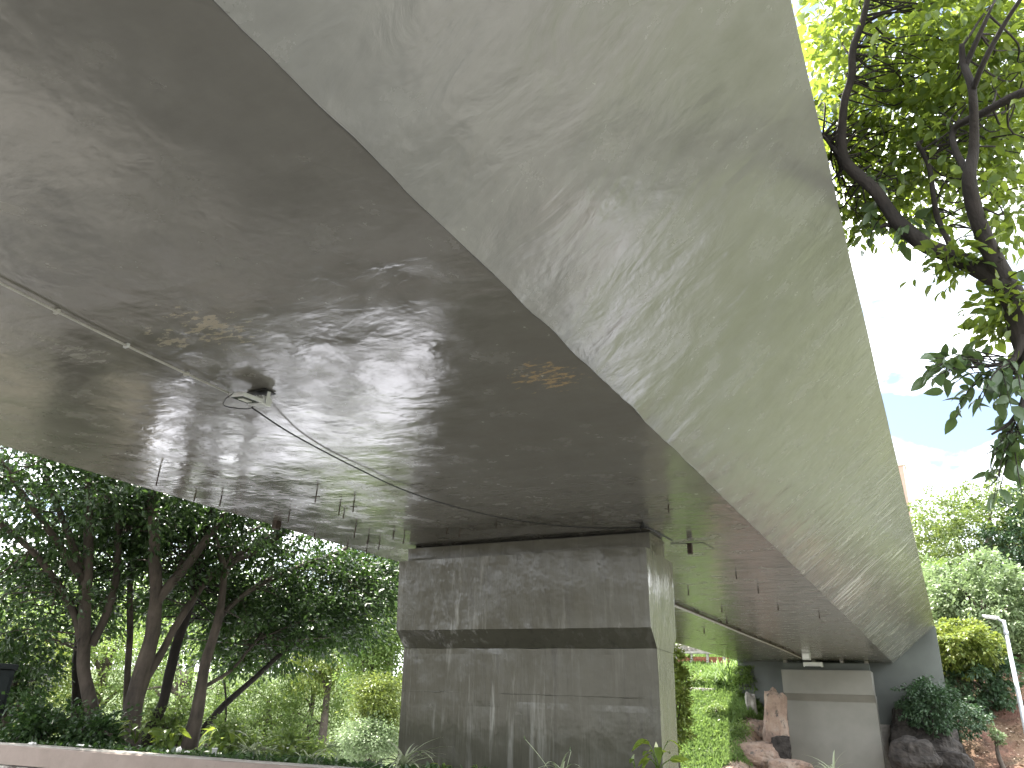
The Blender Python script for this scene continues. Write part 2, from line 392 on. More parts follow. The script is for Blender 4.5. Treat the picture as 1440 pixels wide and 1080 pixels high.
def tube(name, P, rad, m, parent=None, sides=8, wob=0.):
    V, F, C = tube_data(P, rad, sides, wob); return mesh_np(name, V, [F, C], m, parent, True)
def tubes(name, lst, m, parent=None, sides=6, wob=0.):
    Vs, Fs, Cs, o = [], [], [], 0
    for P, r in lst:
        V, F, C = tube_data(P, r, sides, wob); Vs.append(V); Fs.append(F + o); Cs.append(C + o); o += len(V)
    return mesh_np(name, np.vstack(Vs), [np.vstack(Fs), np.vstack(Cs)], m, parent, True)

def rand_dir(n):
    v = rng.normal(size=(n, 3)); return v / np.linalg.norm(v, axis=1)[:, None]
def leaf_cloud(name, C, Ldir, size, m, parent=None, aspect=.5, up=.5, kind='stuff', oval=False):
    """one rhombic leaf with a folded midrib per row of C"""
    n = len(C); a = Ldir / (np.linalg.norm(Ldir, axis=1)[:, None] + 1e-9)
    nn = rand_dir(n) + np.array([0, 0, up * 2.]); s = np.cross(a, nn); s /= np.linalg.norm(s, axis=1)[:, None] + 1e-9
    nrm = np.cross(s, a); Lh = size[:, None] / 2; W = Lh * aspect
    if oval:
        q = nrm * W * .3
        V = np.stack([C - a * Lh, C - a * Lh * .45 + s * W * .85 + q, C + a * Lh * .25 + s * W * .8 + q, C + a * Lh - nrm * Lh * .25, C + a * Lh * .25 - s * W * .8 + q, C - a * Lh * .45 - s * W * .85 + q, C], 1).reshape(-1, 3)
        i = np.arange(n)[:, None] * 7
        F = np.hstack([x for k in range(6) for x in (i + 6, i + k, i + (k + 1) % 6)]).reshape(-1, 3)
        o = mesh_np(name, V, F, m, parent)
        if kind: o['kind'] = kind
        return o
    V = np.stack([C - a * Lh, C + s * W + nrm * W * .25, C + a * Lh - nrm * Lh * .2, C - s * W + nrm * W * .25], 1).reshape(-1, 3)
    i = np.arange(n)[:, None] * 4
    F = np.hstack([i, i + 1, i + 2, i, i + 2, i + 3]).reshape(-1, 3)
    o = mesh_np(name, V, F, m, parent)
    if kind: o['kind'] = kind
    return o
def crown_points(blobs, per_clump, clump_r, shell=.45):
    """blobs: (centre, radii, clumps). Leaves sit in clumps spread mostly through the outer part of each blob"""
    Cs, Ds = [], []
    for c, r, k in blobs:
        d = rand_dir(k); rr = (shell + (1 - shell) * rng.random(k) ** .6) * (1 + .22 * rng.normal(size=k).clip(-1.5, 1.5))
        cc = np.asarray(c) + d * rr[:, None] * np.asarray(r)
        kk = (per_clump * rng.uniform(.5, 1.4, k)).astype(int).clip(3)
        idx = np.repeat(np.arange(k), kk); q = rand_dir(len(idx)) * (rng.random(len(idx)) ** .5)[:, None]
        q *= np.array([1, 1, .65]) * clump_r * rng.uniform(.6, 1.4, k)[idx][:, None]
        Cs.append(cc[idx] + q); Ds.append(q / clump_r + d[idx] * .4 + rand_dir(len(idx)) * .5 + np.array([0, 0, -.25]))
    return np.vstack(Cs), np.vstack(Ds)

# ------------------------------------------------------------------ the ground
def sst(a, b, x):
    t = np.clip((x - a) / (b - a), 0, 1); return t * t * (3 - 2 * t)
def wall_y(X): return 7.98 + (np.asarray(X) + 6.5) * .177      # the low wall's line
def ground(X, Y):
    X = np.asarray(X, float); Y = np.asarray(Y, float)
    wy = wall_y(np.clip(X, -40, 12)) + .16
    z = -.3 + 1.1 * sst(wy + .5, wy + .65, Y)                     # raised planting bed behind the wall
    z = np.where(Y > wy, z + (-4. - z) * sst(wy + 1.4, wy + 5.6, Y), z)          # bank falling to the valley floor
    z = z + (-4. - z) * sst(-15, -20, X)
    Y0 = 26.8 + 6.2 * sst(-8.9, -6.6, X)
    k = .45 * (1 - .55 * sst(-18, -45, X))
    up = k * np.maximum(0, Y - Y0)
    cap = 18.5 - 9 * sst(-18, -40, X); up = np.where(up > cap, cap + (up - cap) * .05, up)
    return z + up + .18 * np.sin(X * .9 + 1) * np.cos(Y * .7) * sst(16, 20, Y)
xs = np.unique(np.concatenate([np.linspace(-700, -60, 17), np.linspace(-60, 40, 201), np.linspace(40, 700, 17)]))
ys = np.unique(np.concatenate([np.linspace(-500, -20, 13), np.linspace(-20, 90, 276), np.linspace(90, 1200, 20)]))
GX, GY = np.meshgrid(xs, ys, indexing='ij'); GZ = ground(GX, GY)
dn = np.zeros_like(GZ)
near = (np.abs(GX) < 62) & (GY > 16) & (GY < 92)
ii = np.argwhere(near)
for i, j in ii: dn[i, j] = noise.fractal(Vector((GX[i, j] * .6, GY[i, j] * .6, 1.)), .8, 2., 4) * .22
V = np.stack([GX, GY, GZ + dn * (1 + 0 * GX)], -1).reshape(-1, 3); nx, ny = len(xs), len(ys)
I = (np.arange(nx - 1)[:, None] * ny + np.arange(ny - 1)[None]).ravel()
tag(mesh_np('ground', V, np.stack([I, I + ny, I + ny + 1, I + 1], 1), M['terrain'], None, True), kind='structure')
px_ = np.linspace(-15, 60, 16)
bm = bmesh.new()
tops = [[bm.verts.new((x, -60, 0.)), bm.verts.new((x, float(wall_y(min(x, 12))) - .02, 0.))] for x in px_]
bots = [[bm.verts.new((x, -60, -.35)), bm.verts.new((x, float(wall_y(min(x, 12))) - .02, -.35))] for x in px_]
for i in range(15):
    bm.faces.new((tops[i][0], tops[i + 1][0], tops[i + 1][1], tops[i][1]))
    bm.faces.new((tops[i][1], tops[i + 1][1], bots[i + 1][1], bots[i][1]))
    bm.faces.new((tops[i + 1][0], tops[i][0], bots[i][0], bots[i + 1][0]))
for i in (0, 15): bm.faces.new((tops[i][0], tops[i][1], bots[i][1], bots[i][0]))
tag(bm_obj('pavement', bm, M['pavement']), kind='structure')

def lower_road():
    u_ = np.array([-.82, .572]); n_ = np.array([.572, .82]); V = []; na, nb = 12, 70
    for a in np.linspace(.3, 9.6, na):
        for b_ in np.linspace(-22, 75, nb):
            p = n_ * (a + .25 * math.sin(b_ * .21)) + u_ * b_; V.append((p[0], p[1], -3.78 if b_ < 40 else -3.78 + .0006 * (b_ - 40) ** 2))
    I = (np.arange(na - 1)[:, None] * nb + np.arange(nb - 1)[None]).ravel()
    tag(mesh_np('lower_road', np.array(V), np.stack([I, I + nb, I + nb + 1, I + 1], 1), M['lowroad']), kind='structure')
lower_road()
bm = bmesh.new(); rv = [bm.verts.new(p) for p in ((-4, 13.2, -3.77), (14, 8.5, -3.77), (60, -8, -3.77), (60, 2, -3.77), (22, 17, -3.77), (10, 24, -3.77), (-4, 25, -3.77))]; bm.faces.new(rv)
tag(bm_obj('side_road', bm, M['lowroad']), kind='structure')
# ------------------------------------------------------------------ the bridge
XR, XL = -2.23, -9.37; TX, TZ = 1.99, 1.65
Y0B, Y1B = -40., 42.4
def wobx(Y): return .026 * noise.noise(Vector((Y * .55, 3.3, 0))) + .018 * noise.noise(Vector((Y * 2.3, 9.1, 0))) + .011 * noise.noise(Vector((Y * 9., 1.1, 0)))
bridge = thing('road_bridge', 'long olive grey painted concrete box girder bridge passing overhead', 'bridge', (-5.8, 0, 4.2))
yb = np.arange(Y0B, Y1B + .01, .12); ncol = 61
Vv = []
for Y in yb:
    wr = XR + wobx(Y); wl = XL + wobx(Y + 50) * .8
    for t in np.linspace(0, 1, ncol):
        X = wl + (wr - wl) * t; e = min(1, 8 * t * (1 - t) * 2)
        Vv.append((X, Y, sof(Y) + e * (.010 * noise.noise(Vector((X * .5, Y * .45, 5))) + .005 * noise.noise(Vector((X * 1.3, Y * 2.2, 2))))))
n0 = len(yb)
I = (np.arange(n0 - 1)[:, None] * ncol + np.arange(ncol - 1)[None]).ravel()
mesh_np('soffit', Vv, np.stack([I, I + ncol, I + ncol + 1, I + 1], 1), M['soffit'], bridge, True)
def web(sign):
    nc = 25; V = []
    for Y in yb:
        x0 = (XR + wobx(Y)) if sign > 0 else (XL + wobx(Y + 50) * .8)
        x1 = XR + TX + .005 * noise.noise(Vector((Y * .6, 7, 1))) if sign > 0 else XL - TX
        for t in np.linspace(0, 1, nc):
            e = min(1, 8 * t * (1 - t) * 2)
            q = e * (.012 * noise.noise(Vector((t * 1.2, Y * .5, 11 * sign))) + .004 * noise.noise(Vector((t * 2.5, Y * 2.6, 4))))
            V.append((x0 + (x1 - x0) * t + sign * q * .64, Y, sof(Y) + TZ * t - q * .77))
    I = (np.arange(n0 - 1)[:, None] * nc + np.arange(nc - 1)[None]).ravel()
    mesh_np('web_face', V, np.stack([I, I + 1, I + nc + 1, I + nc], 1), M['web'], bridge, True)
web(1); web(-1)
z0, z1 = sof(Y0B) + TZ, sof(Y1B) + TZ
for nm, xa, xb, h0, h1 in (('deck_slab', XL - TX + .06, XR + TX - .06, .002, .5), ('parapet', XR + TX - .32, XR + TX - .12, .502, 1.35), ('parapet', XL - TX + .12, XL - TX + .32, .502, 1.35)):
    prism(nm, [(xa, Y0B, z0 + h0), (xb, Y0B, z0 + h0), (xb, Y0B, z0 + h1), (xa, Y0B, z0 + h1)], None, np.array([0, Y1B - Y0B, z1 - z0]), M['web'], bridge)
prism('end_diaphragm', [(XL, Y0B - .3, sof(Y0B)), (XR, Y0B - .3, sof(Y0B)), (XR + TX, Y0B - .3, sof(Y0B) + TZ), (XL - TX, Y0B - .3, sof(Y0B) + TZ)], None, np.array([0, .29, 0]), M['web'], bridge)
# ridge of dried paint along the soffit corner
yy = yb[yb > -4]
M['edge'] = simple('dark_paint_ridge', (.06, .056, .048), .4)
tube('edge_bead', [(XR + wobx(Y) + .004, Y, sof(Y) - .001 + .004 * noise.noise(Vector((Y * 3, 2, 2)))) for Y in yy], [.0025 + .011 * max(0, noise.noise(Vector((Y * 2.1, 5, 5)))) for Y in yy], M['edge'], bridge, 6)
# steel stubs left hanging from the soffit
stubs = [(224, 675, 24), (275, 701, 12), (312, 706, 18), (407, 729, 16), (446, 700, 22), (478, 719, 17), (484, 726, 10), (498, 714, 20), (501, 749, 24), (519, 760, 15),
         (534, 769, 14), (516, 777, 12), (554, 754, 15), (569, 760, 15), (489, 770, 9), (443, 755, 9), (629, 748, 12), (647, 750, 16), (698, 739, 12), (834, 729, 14),
         (940, 720, 20), (968, 836, 12), (990, 890, 9), (1035, 813, 13), (1066, 833, 14), (1015, 860, 9), (1022, 876, 8), (1094, 857, 10), (1152, 868, 10), (1030, 886, 6)]
for i, (px, py, ln) in enumerate(stubs):
    p = on_soffit(px, py - ln / 2); D = np.linalg.norm(p - EYE); h = ln / FPX * D * (.8 if i < 20 else .55)
    q = p + np.array([.03 * rng.normal() * h, .03 * rng.normal() * h, 0])
    P = [p + np.array([0, 0, .02]), (p + q) / 2 - np.array([0, 0, h * .5]), q - np.array([0, 0, h])]
    tube('rebar_stub', P, max(.007, .0013 * D * .62), M['rust'], bridge, 6)
    if i in (4, 7, 20):
        c = P[1]; tube('rebar_tie', [c - np.array([.05, .02, 0]), c + np.array([.06, .01, -.01])], .006, M['rust'], bridge, 5)
# open drain pocket near the left edge
p = on_soffit(390, 733); box('drain_spout', p - np.array([0, 0, .06]), (.09, .11, .14), M['rust'], bridge)

# ------------------------------------------------------------------ near pier
PXL, PXR = -8.2, -3.70
pier = thing('bridge_pier', 'broad glossy grey pier in front with a stepped chamfered head', 'bridge pier', (-5.95, 11.9, .4), 'piers under the bridge')
def relief_prism(name, prof, xl, xr, m, parent, nx=90):
    """profile (Y,Z list, closed) extruded along X with slightly uneven faces"""
    pts = []
    n = len(prof)
    for i in range(n):
        a, b = np.array(prof[i]), np.array(prof[(i + 1) % n]); k = max(1, int(np.linalg.norm(b - a) / .08))
        for t in np.linspace(0, 1, k, endpoint=False): pts.append((*(a + (b - a) * t), t if t > 0 else 0., i))
    V = []; xsx = np.linspace(xl, xr, nx)
    for X in xsx:
        for (y, z, t, i) in pts:
            e = min(1, t * (1 - t) * 10)
            q = e * (.008 * noise.noise(Vector((X * .9, z * .7, y))) + .005 * noise.noise(Vector((X * 5, z * .6, y + 8))))
            V.append((X + .004 * noise.noise(Vector((z * 3, X, 1))), y + q, z + (.006 * noise.noise(Vector((X * 2.2, i * 3.1, 0))) if t == 0 else 0)))
    k = len(pts)
    F = [(a * k + j, a * k + (j + 1) % k, (a + 1) * k + (j + 1) % k, (a + 1) * k + j) for a in range(nx - 1) for j in range(k)]
    bm = bmesh.new(); vs = [bm.verts.new(v) for v in V]
    for f in F: bm.faces.new([vs[i] for i in f])
    bm.faces.new(vs[:k]); bm.faces.new(vs[-k:])
    return bm_obj(name, bm, m, parent)
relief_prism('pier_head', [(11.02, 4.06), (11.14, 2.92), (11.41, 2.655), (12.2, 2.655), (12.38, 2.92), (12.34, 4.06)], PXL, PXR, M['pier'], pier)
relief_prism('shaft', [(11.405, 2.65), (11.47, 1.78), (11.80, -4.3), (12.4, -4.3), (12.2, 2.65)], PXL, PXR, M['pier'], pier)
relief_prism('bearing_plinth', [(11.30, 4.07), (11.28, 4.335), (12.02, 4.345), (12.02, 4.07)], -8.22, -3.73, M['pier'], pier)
box('bearing_gap_seal', (-5.97, 11.72, 4.375), (4.42, .56, .065), M['dark'], pier, bev=.01)
# raised ragged pour joint half way up the shaft
lst = []
for z, y, x0, x1 in ((1.98, 11.452, -8.18, -3.9), (1.52, 11.49, -8.18, -6.6)):
    X = np.linspace(x0, x1, 60)
    lst.append((np.array([(x, y + .004, z + .012 * noise.noise(Vector((x * 2, z, 0))) + .006 * noise.noise(Vector((x * 9, z, 0)))) for x in X]), np.array([.004 + .011 * max(0, noise.noise(Vector((x * 3, z, 4)))) for x in X])))
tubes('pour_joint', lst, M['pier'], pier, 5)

# ------------------------------------------------------------------ far pier and abutment
fp = thing('bridge_pier', 'pale matt grey far pier standing before the abutment', 'bridge pier', (-5.1, 41, 1), 'piers under the bridge')
def along(name, prof, xl, xr, m, parent, bev=.01):
    return prism(name, [(xl, y, z) for y, z in prof], None, np.array([xr - xl, 0, 0]), m, parent, bev)
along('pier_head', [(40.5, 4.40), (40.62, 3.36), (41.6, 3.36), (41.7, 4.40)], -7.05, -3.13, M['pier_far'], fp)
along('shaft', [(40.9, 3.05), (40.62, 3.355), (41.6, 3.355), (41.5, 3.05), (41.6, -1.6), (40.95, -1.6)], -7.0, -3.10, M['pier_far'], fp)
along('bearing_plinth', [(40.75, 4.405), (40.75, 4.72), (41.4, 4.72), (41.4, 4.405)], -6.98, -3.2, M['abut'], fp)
for x in (-6.9, -5.6, -4.35, -3.3): box('bearing_block', (x, 41.05, 4.785), (.16, .4, .125), M['concrete'], fp)
ab = thing('abutment', 'dark painted concrete abutment wall closing the far end', 'abutment', (-5, 43, 1))
zt = sof(42.4)
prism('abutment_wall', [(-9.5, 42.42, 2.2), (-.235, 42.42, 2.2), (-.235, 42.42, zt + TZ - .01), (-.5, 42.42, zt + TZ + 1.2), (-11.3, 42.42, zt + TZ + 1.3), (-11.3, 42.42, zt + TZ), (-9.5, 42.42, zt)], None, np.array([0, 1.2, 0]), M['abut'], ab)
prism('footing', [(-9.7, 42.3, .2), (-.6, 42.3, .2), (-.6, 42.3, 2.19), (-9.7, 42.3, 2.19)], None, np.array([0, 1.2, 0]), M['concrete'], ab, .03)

# ------------------------------------------------------------------ fittings on the soffit
def dup(o, parent=None, loc=None):
    c = o.copy(); COL.objects.link(c)
    if parent is not None: c.parent = parent
    if loc is not None: c.location = tuple(loc)
    return c
P = [on_soffit(x, y, .028) for x, y in ((-220, 292), (0, 398), (90, 443), (178, 486), (250, 520), (322, 553))]
con = thing('conduit', 'straight painted conduit pipe running along the soffit to the floodlight', 'conduit', P[0], 'conduits on the soffit')
tube('pipe', smooth_line(P, 6), .0095, M['conduit'], con, 8)
for x, y in ((80, 438), (178, 486), (262, 526)):
    c = on_soffit(x, y, .022); box('clip', c, (.055, .025, .035), M['lampgrey'] if x == 178 else M['conduit'], con)
P = [on_soffit(x, y, .05) for x, y in ((936, 846), (990, 868), (1050, 893), (1100, 913), (1126, 925))]
con2 = thing('conduit', 'double run of conduit from behind the near pier to the far pier', 'conduit', P[0], 'conduits on the soffit')
tube('pipe', smooth_line(P, 4), .035, M['conduit'], con2, 8)
tube('pipe', smooth_line(np.array(P) + np.array([.09, 0, .0]), 4), .022, M['rust'], con2, 6)
for k in range(9):
    t = k / 8; c = P[0] * (1 - t) + P[-1] * t; box('clip', c + np.array([.04, 0, .02]), (.22, .07, .05), M['rust'], con2)
jb = on_soffit(1134, 923, .14)
tg = thing('junction_box', 'small pale junction box under the soffit before the far pier', 'junction box', jb)
box('case', jb, (.32, .3, .28), M['lampgrey'], tg, bev=.02); box('cover', jb - np.array([0, .16, 0]), (.26, .02, .2), M['white'], tg)
fl2p = np.array([-5.55, 40.35, 4.62])
t2 = thing('floodlight', 'white floodlight at the top edge of the far pier', 'floodlight', fl2p, 'floodlights under the bridge')
box('housing', fl2p, (.85, .3, .2), M['white'], t2, bev=.03); box('lens', fl2p - np.array([0, .12, .105]), (.7, .2, .02), M['glass_dark'], t2, bev=.004)
box('bracket', fl2p + np.array([0, .2, .05]), (.12, .3, .05), M['rust'], t2)

c = on_soffit(347, 560, .11)
fl = thing('floodlight', 'grey square floodlight with a looped black cable hanging under the soffit', 'floodlight', c, 'floodlights under the bridge')
ay = unit(np.array([.05, 1., .06])); az = unit(np.array([.10, -.35, 1.])); az = unit(az - ay * (az @ ay)); ax = np.cross(ay, az); A = np.array([ax, ay, az])
box('housing', c, (.30, .36, .055), M['lampgrey'], fl, A, .012)
g = box('glass', c - az * .031 - ay * .02, (.23, .27, .008), M['glass_dark'], fl, A, .002)
box('led_plate', c - az * .0375 - ay * .02, (.10, .15, .006), M['led'], fl, A, .001)
dbx = c + ay * .22 + az * .01 + ax * .02
box('driver_box', dbx, (.26, .16, .11), M['lampgrey'], fl, A, .015)
for s in (-1, 1): box('bracket_arm', c + ax * s * .17 + ay * .2 + az * .06, (.012, .05, .17), M['lampgrey'], fl, A, .003)
for k in range(4): box('fin', dbx + ax * (-.09 + .06 * k) + az * .062, (.012, .15, .03), M['lampgrey'], fl, A, .002)
box('shadow_plate', np.array([c[0] + .03, c[1] + .2, c[2] + .148]), (.34, .2, .02), M['dark'], fl)  # dark plate standing in for the shadow smear above the floodlight
for s in (-1, 1): tube('hanger_rod', [np.array([c[0] + .03 + s * .15, c[1] + .2, c[2] + .14]), c + ax * s * .17 + ay * .2 + az * .1], .008, M['rust'], fl, 6)
lp = [c - ay * .17 + ax * -.04 + az * .03, c - ay * .19 - ax * .16 - az * .05, c - ay * .08 - ax * .34 - az * .10, c + ay * .08 - ax * .36 - az * .09, dbx - ax * .2 - az * .08, dbx - ax * .11]
tube('cable_loop', smooth_line(lp, 8), .0075, M['cable'], fl, 6)
lp = [dbx - ax * .13 + ay * .02, dbx - ax * .19 + ay * .05 - az * .04, dbx - ax * .17 + ay * .12, dbx - ax * .12 + ay * .07]
tube('cable_loop', smooth_line(lp, 6), .006, M['cable'], fl, 6)
fl.scale = (.68, .68, .68)
pts = [(355, 574, .12), (400, 604, .06), (450, 632, .03), (505, 660, .03), (560, 686, .04), (620, 707, .06), (700, 727, .06), (780, 738.5, .05), (850, 742.5, .05), (905, 741, .04)]
P = [on_soffit(*p) for p in pts]
tag(tube('power_cable', smooth_line(P, 8), .0085, M['cable'], None, 6), 'thin black cable sagging from the floodlight to the near pier top', 'cable')
# tangle of cable ends at the near pier's right corner
base = on_soffit(905, 738, .03); lst = []
for k in range(5):
    Q = [base + np.array([rng.normal() * .05, rng.normal() * .05, -.02 * k * .5]) + rng.normal(size=3) * .03 for _ in range(5)]
    lst.append((smooth_line(Q, 5), .008))
lst.append((smooth_line([base, base + np.array([-.05, 0, .03]), base + np.array([-.12, -.3, .03])], 5), .008))
lst.append((smooth_line([base, base + np.array([.12, .25, -.06]), base + np.array([.22, .7, -.10])], 5), .012))
tag(tubes('cable_tangle', lst, M['cable']), 'knot of black cable ends above the near pier corner', 'cable')
h = on_soffit(970, 764, .02)
hb = thing('sensor_box', 'small dark box hanging from a wire bar behind the near pier', 'box', h)
box('case', h - np.array([0, 0, .09]), (.075, .075, .17), M['rust'], hb)
tube('hanging_wire', [h + np.array([-.32, 0, .01]), h + np.array([0, 0, 0]), h + np.array([.22, 0, 0]), h + np.array([.32, .25, -.05])], .007, M['cable'], hb, 5)

# ------------------------------------------------------------------ low wall and litter
X = np.linspace(-30, 2, 33)
wl = thing('low_wall', 'low beige painted wall with a flat coping along the planting bed', 'wall', (-9, 7.5, 0))
def wall_strip(name, y0, y1, z0, z1, m):
    bm = bmesh.new(); rings = []
    for x in np.linspace(-16, 12, 113):
        w_ = float(wall_y(x)); e = lambda k: .004 * noise.noise(Vector((x * 1.7, k, z1)))
        rings.append([bm.verts.new((x, w_ + y + e(k), z + e(k + 9))) for k, (y, z) in enumerate(((y0, z0), (y1, z0), (y1, z1), (y0 + .012, z1), (y0, z1 - .012)))])
    for a, b_ in zip(rings, rings[1:]):
        for q in range(5): bm.faces.new((a[q], b_[q], b_[(q + 1) % 5], a[(q + 1) % 5]))
    bm.faces.new(rings[0]); bm.faces.new(rings[-1])
    bm_obj(name, bm, m, wl)
wall_strip('coping', -.06, .22, .75, .985, M['wall'])
wall_strip('coping_cap', -.045, .235, .987, 1.0, M['concrete'])
wall_strip('wall_panel', 0., .2, -.05, .735, M['wall_low'])
bm = bmesh.new(); rings = []
for x in np.linspace(-16, 12, 57):
    w_ = float(wall_y(x)); rings.append([bm.verts.new((x, w_ + y, z + .02 * noise.noise(Vector((x * 2, y, 0))))) for y, z in ((.24, -.35), (1.45, -.35), (1.45, .82), (.24, .82))])
for a, b_ in zip(rings, rings[1:]):
    for q in range(4): bm.faces.new((a[q], b_[q], b_[(q + 1) % 4], a[(q + 1) % 4]))
bm.faces.new(rings[0]); bm.faces.new(rings[-1])
tag(bm_obj('planting_bed', bm, M['terrain']), kind='structure')
def wall_pt(px, py):           # on the wall's top
    v = ray(px, py); t = (1.0 - EYE[2]) / v[2]; p = EYE + v * t; p[2] = 1.; return p
def cup(name, label, p, r0, r1, h, tilt=(0, 0)):
    o = thing(name, label, 'cup', p); sides = 14; bm = bmesh.new(); rings = []
    for (r, z) in ((r0, 0.), (r1, h), (r1 * 1.08, h), (r1 * 1.08, h - .008), (r1 * .96, h - .006), (r0 * .92, .006)):
        rings.append([bm.verts.new((p[0] + r * math.cos(2 * math.pi * k / sides), p[1] + r * math.sin(2 * math.pi * k / sides), p[2] + z)) for k in range(sides)])
    for a, b_ in zip(rings, rings[1:]):
        for k in range(sides): bm.faces.new((a[k], a[(k + 1) % sides], b_[(k + 1) % sides], b_[k]))
    bm.faces.new(rings[0]); bm.faces.new(rings[-1])
    bm_obj('cup_body', bm, M['white'], o, True); return o
p = wall_pt(298, 1062.5); p[1] += .03
cup('plastic_cup', 'white plastic cup standing upright on the low wall', p, .026, .036, .09)
def crumple(name, label, p, s, seed, cat='paper'):
    bm = bmesh.new(); bmesh.ops.create_icosphere(bm, subdivisions=3, radius=1)
    for v in bm.verts:
        d = v.co.normalized(); k = .75 + .45 * noise.noise(d * 2.2 + Vector((seed, 0, 0))) + .25 * noise.noise(d * 5 + Vector((0, seed, 0)))
        v.co = Vector((d.x * s[0] * k, d.y * s[1] * k, max(-.6, d.z * k) * s[2]))
        v.co += Vector((p[0], p[1], p[2] + .6 * s[2]))
    return tag(bm_obj(name, bm, M['paper']), label, cat)
crumple('crumpled_paper', 'crumpled white paper on the low wall beside the right trunks', wall_pt(251, 1058), (.05, .04, .05), 1.)
crumple('crumpled_napkin', 'small flattened napkin on the wall right of the crumpled paper', wall_pt(263, 1059), (.05, .04, .02), 5.)
crumple('takeaway_lid', 'flat white takeaway lid on the low wall at far left', wall_pt(45, 1047.5), (.075, .06, .025), 9., 'lid')
crumple('flat_board', 'broken grey slab lying along the top of the wall', wall_pt(118, 1050), (.2, .06, .02), 13., 'slab')

# dark green cabinet
c = at(-24, 985, 15.2)
gc = thing('green_cabinet', 'dark green metal cabinet behind the wall at the left edge', 'cabinet', (c[0], c[1], .8))
fa = unit(np.array([c[0], c[1], 0])); fs = np.array([fa[1], -fa[0], 0]); A = np.array([fs, fa, [0, 0, 1.]])
b0 = np.array([c[0], c[1], 0])
box('body', b0 + np.array([0, 0, 1.36]), (.62, .5, 1.22), M['greenmetal'], gc, A, .015)
box('lid', b0 + np.array([0, 0, 2.02]), (.68, .56, .08), M['greenmetal'], gc, A, .02)
for k in range(2): box('door_panel', b0 - fa * .256 + np.array([0, 0, 1.08 + .56 * k]), (.54, .012, .5), M['greenmetal'], gc, A, .004)

# ------------------------------------------------------------------ trees
def limb_pts(stem):
    P = np.array([at(x, y, D) for x, y, D, r in stem]); rad = np.array([.84 * r / 2 * D / FPX for x, y, D, r in stem])
    n = 6; Q = smooth_line(P, n)
    t = np.linspace(0, len(P) - 1, len(Q)); rr = np.interp(t, np.arange(len(P)), rad)
    Q = Q + np.array([[noise.noise(Vector(q * .9)), noise.noise(Vector(q * .9 + 7)), 0] for q in Q]) * .05
    return Q, rr
def tree(name, label, group, stems, blobs, m_leaf, m_bark, leaf=.1, per=24, cl=.34, cat='tree', aspect=.5, up=.5, ground_fix=True, twigs=0, shell=.4):
    Ls = [limb_pts(s) for s in stems]
    b0 = Ls[0][0][0].copy()
    o = thing(name, label, cat, b0, group)
    P, r = Ls[0]
    if ground_fix:
        gz = float(ground(b0[0], b0[1])) - .1
        if P[0][2] > gz:
            P = np.vstack([[P[0][0] + .02, P[0][1], gz], P]); r = np.concatenate([[r[0] * 1.35], r])
    tube('trunk', P, r, m_bark, o, 10, .25)
    for P, r in Ls[1:]: tube('limb', P, r, m_bark, o, 7, .2)
    C, D = crown_points(blobs, per, cl, shell)
    sz = leaf * rng.uniform(.65, 1.25, len(C))
    leaf_cloud('crown', C, D, sz, m_leaf, o, aspect, up)
    if twigs:
        lst = []
        idx = rng.choice(len(C), twigs)
        LP = np.vstack([l[0][len(l[0]) // 3:] for l in Ls])
        for i in idx:
            e = C[i]; j = np.argmin(np.linalg.norm(LP - e, axis=1) * rng.uniform(.9, 1.25, len(LP))); s = LP[j]
            mid = (s + e) / 2 + rng.normal(size=3) * .12 * np.linalg.norm(e - s)
            lst.append((smooth_line([s, mid, e], 4), np.linspace(.016, .005, 9)))
        tubes('twig', lst, m_bark, o, 4)['kind'] = 'stuff'
    return o
def blob(px, py, D, rx, ry, rd, k):
    c = at(px, py, D); s = D / FPX
    # radii in world axes: the view here is mostly along a diagonal, so use the mean of width and depth for X and Y
    v = unit(np.array([c[0], c[1], 0])); a = abs(v[0]); b_ = abs(v[1])
    return (c, (b_ * rx * s + a * rd, a * rx * s + b_ * rd, ry * s), k)
G1 = 'trees behind the low wall'
tree('leafy_tree', 'left tree behind the wall whose pale limbs fan out widely', G1,
     [[(142, 1042, 16.4, 24), (129, 1000, 16.4, 20), (120, 947, 16.4, 17), (118, 911, 16.4, 17), (120, 849, 16.3, 16), (124, 778, 16.3, 13), (124, 716, 16.2, 11), (122, 600, 16.2, 8)],
      [(117, 911, 16.4, 13), (100, 853, 16.4, 11), (58, 791, 16.2, 9), (0, 738, 16, 8), (-60, 700, 15.8, 6)],
      [(128, 907, 16.4, 13), (147, 867, 16.5, 12), (164, 809, 16.6, 10), (167, 733, 16.7, 9), (164, 640, 16.8, 7)],
      [(117, 815, 16.3, 11), (58, 733, 16, 9), (13, 667, 15.8, 8), (-30, 600, 15.7, 6)],
      [(114, 800, 16.3, 10), (75, 693, 16.6, 8), (55, 630, 16.7, 6)]],
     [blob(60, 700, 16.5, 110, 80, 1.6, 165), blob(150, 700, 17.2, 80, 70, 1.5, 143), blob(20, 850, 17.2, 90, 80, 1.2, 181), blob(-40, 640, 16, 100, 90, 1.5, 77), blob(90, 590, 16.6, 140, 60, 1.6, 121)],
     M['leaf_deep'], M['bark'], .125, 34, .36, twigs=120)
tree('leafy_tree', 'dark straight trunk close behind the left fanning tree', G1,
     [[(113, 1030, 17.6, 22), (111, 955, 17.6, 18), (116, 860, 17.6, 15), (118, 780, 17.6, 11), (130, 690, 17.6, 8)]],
     [blob(120, 760, 18.4, 110, 80, 1.2, 165)], M['leaf_deep'], M['bark_dark'], .125, 34, .36, twigs=60)
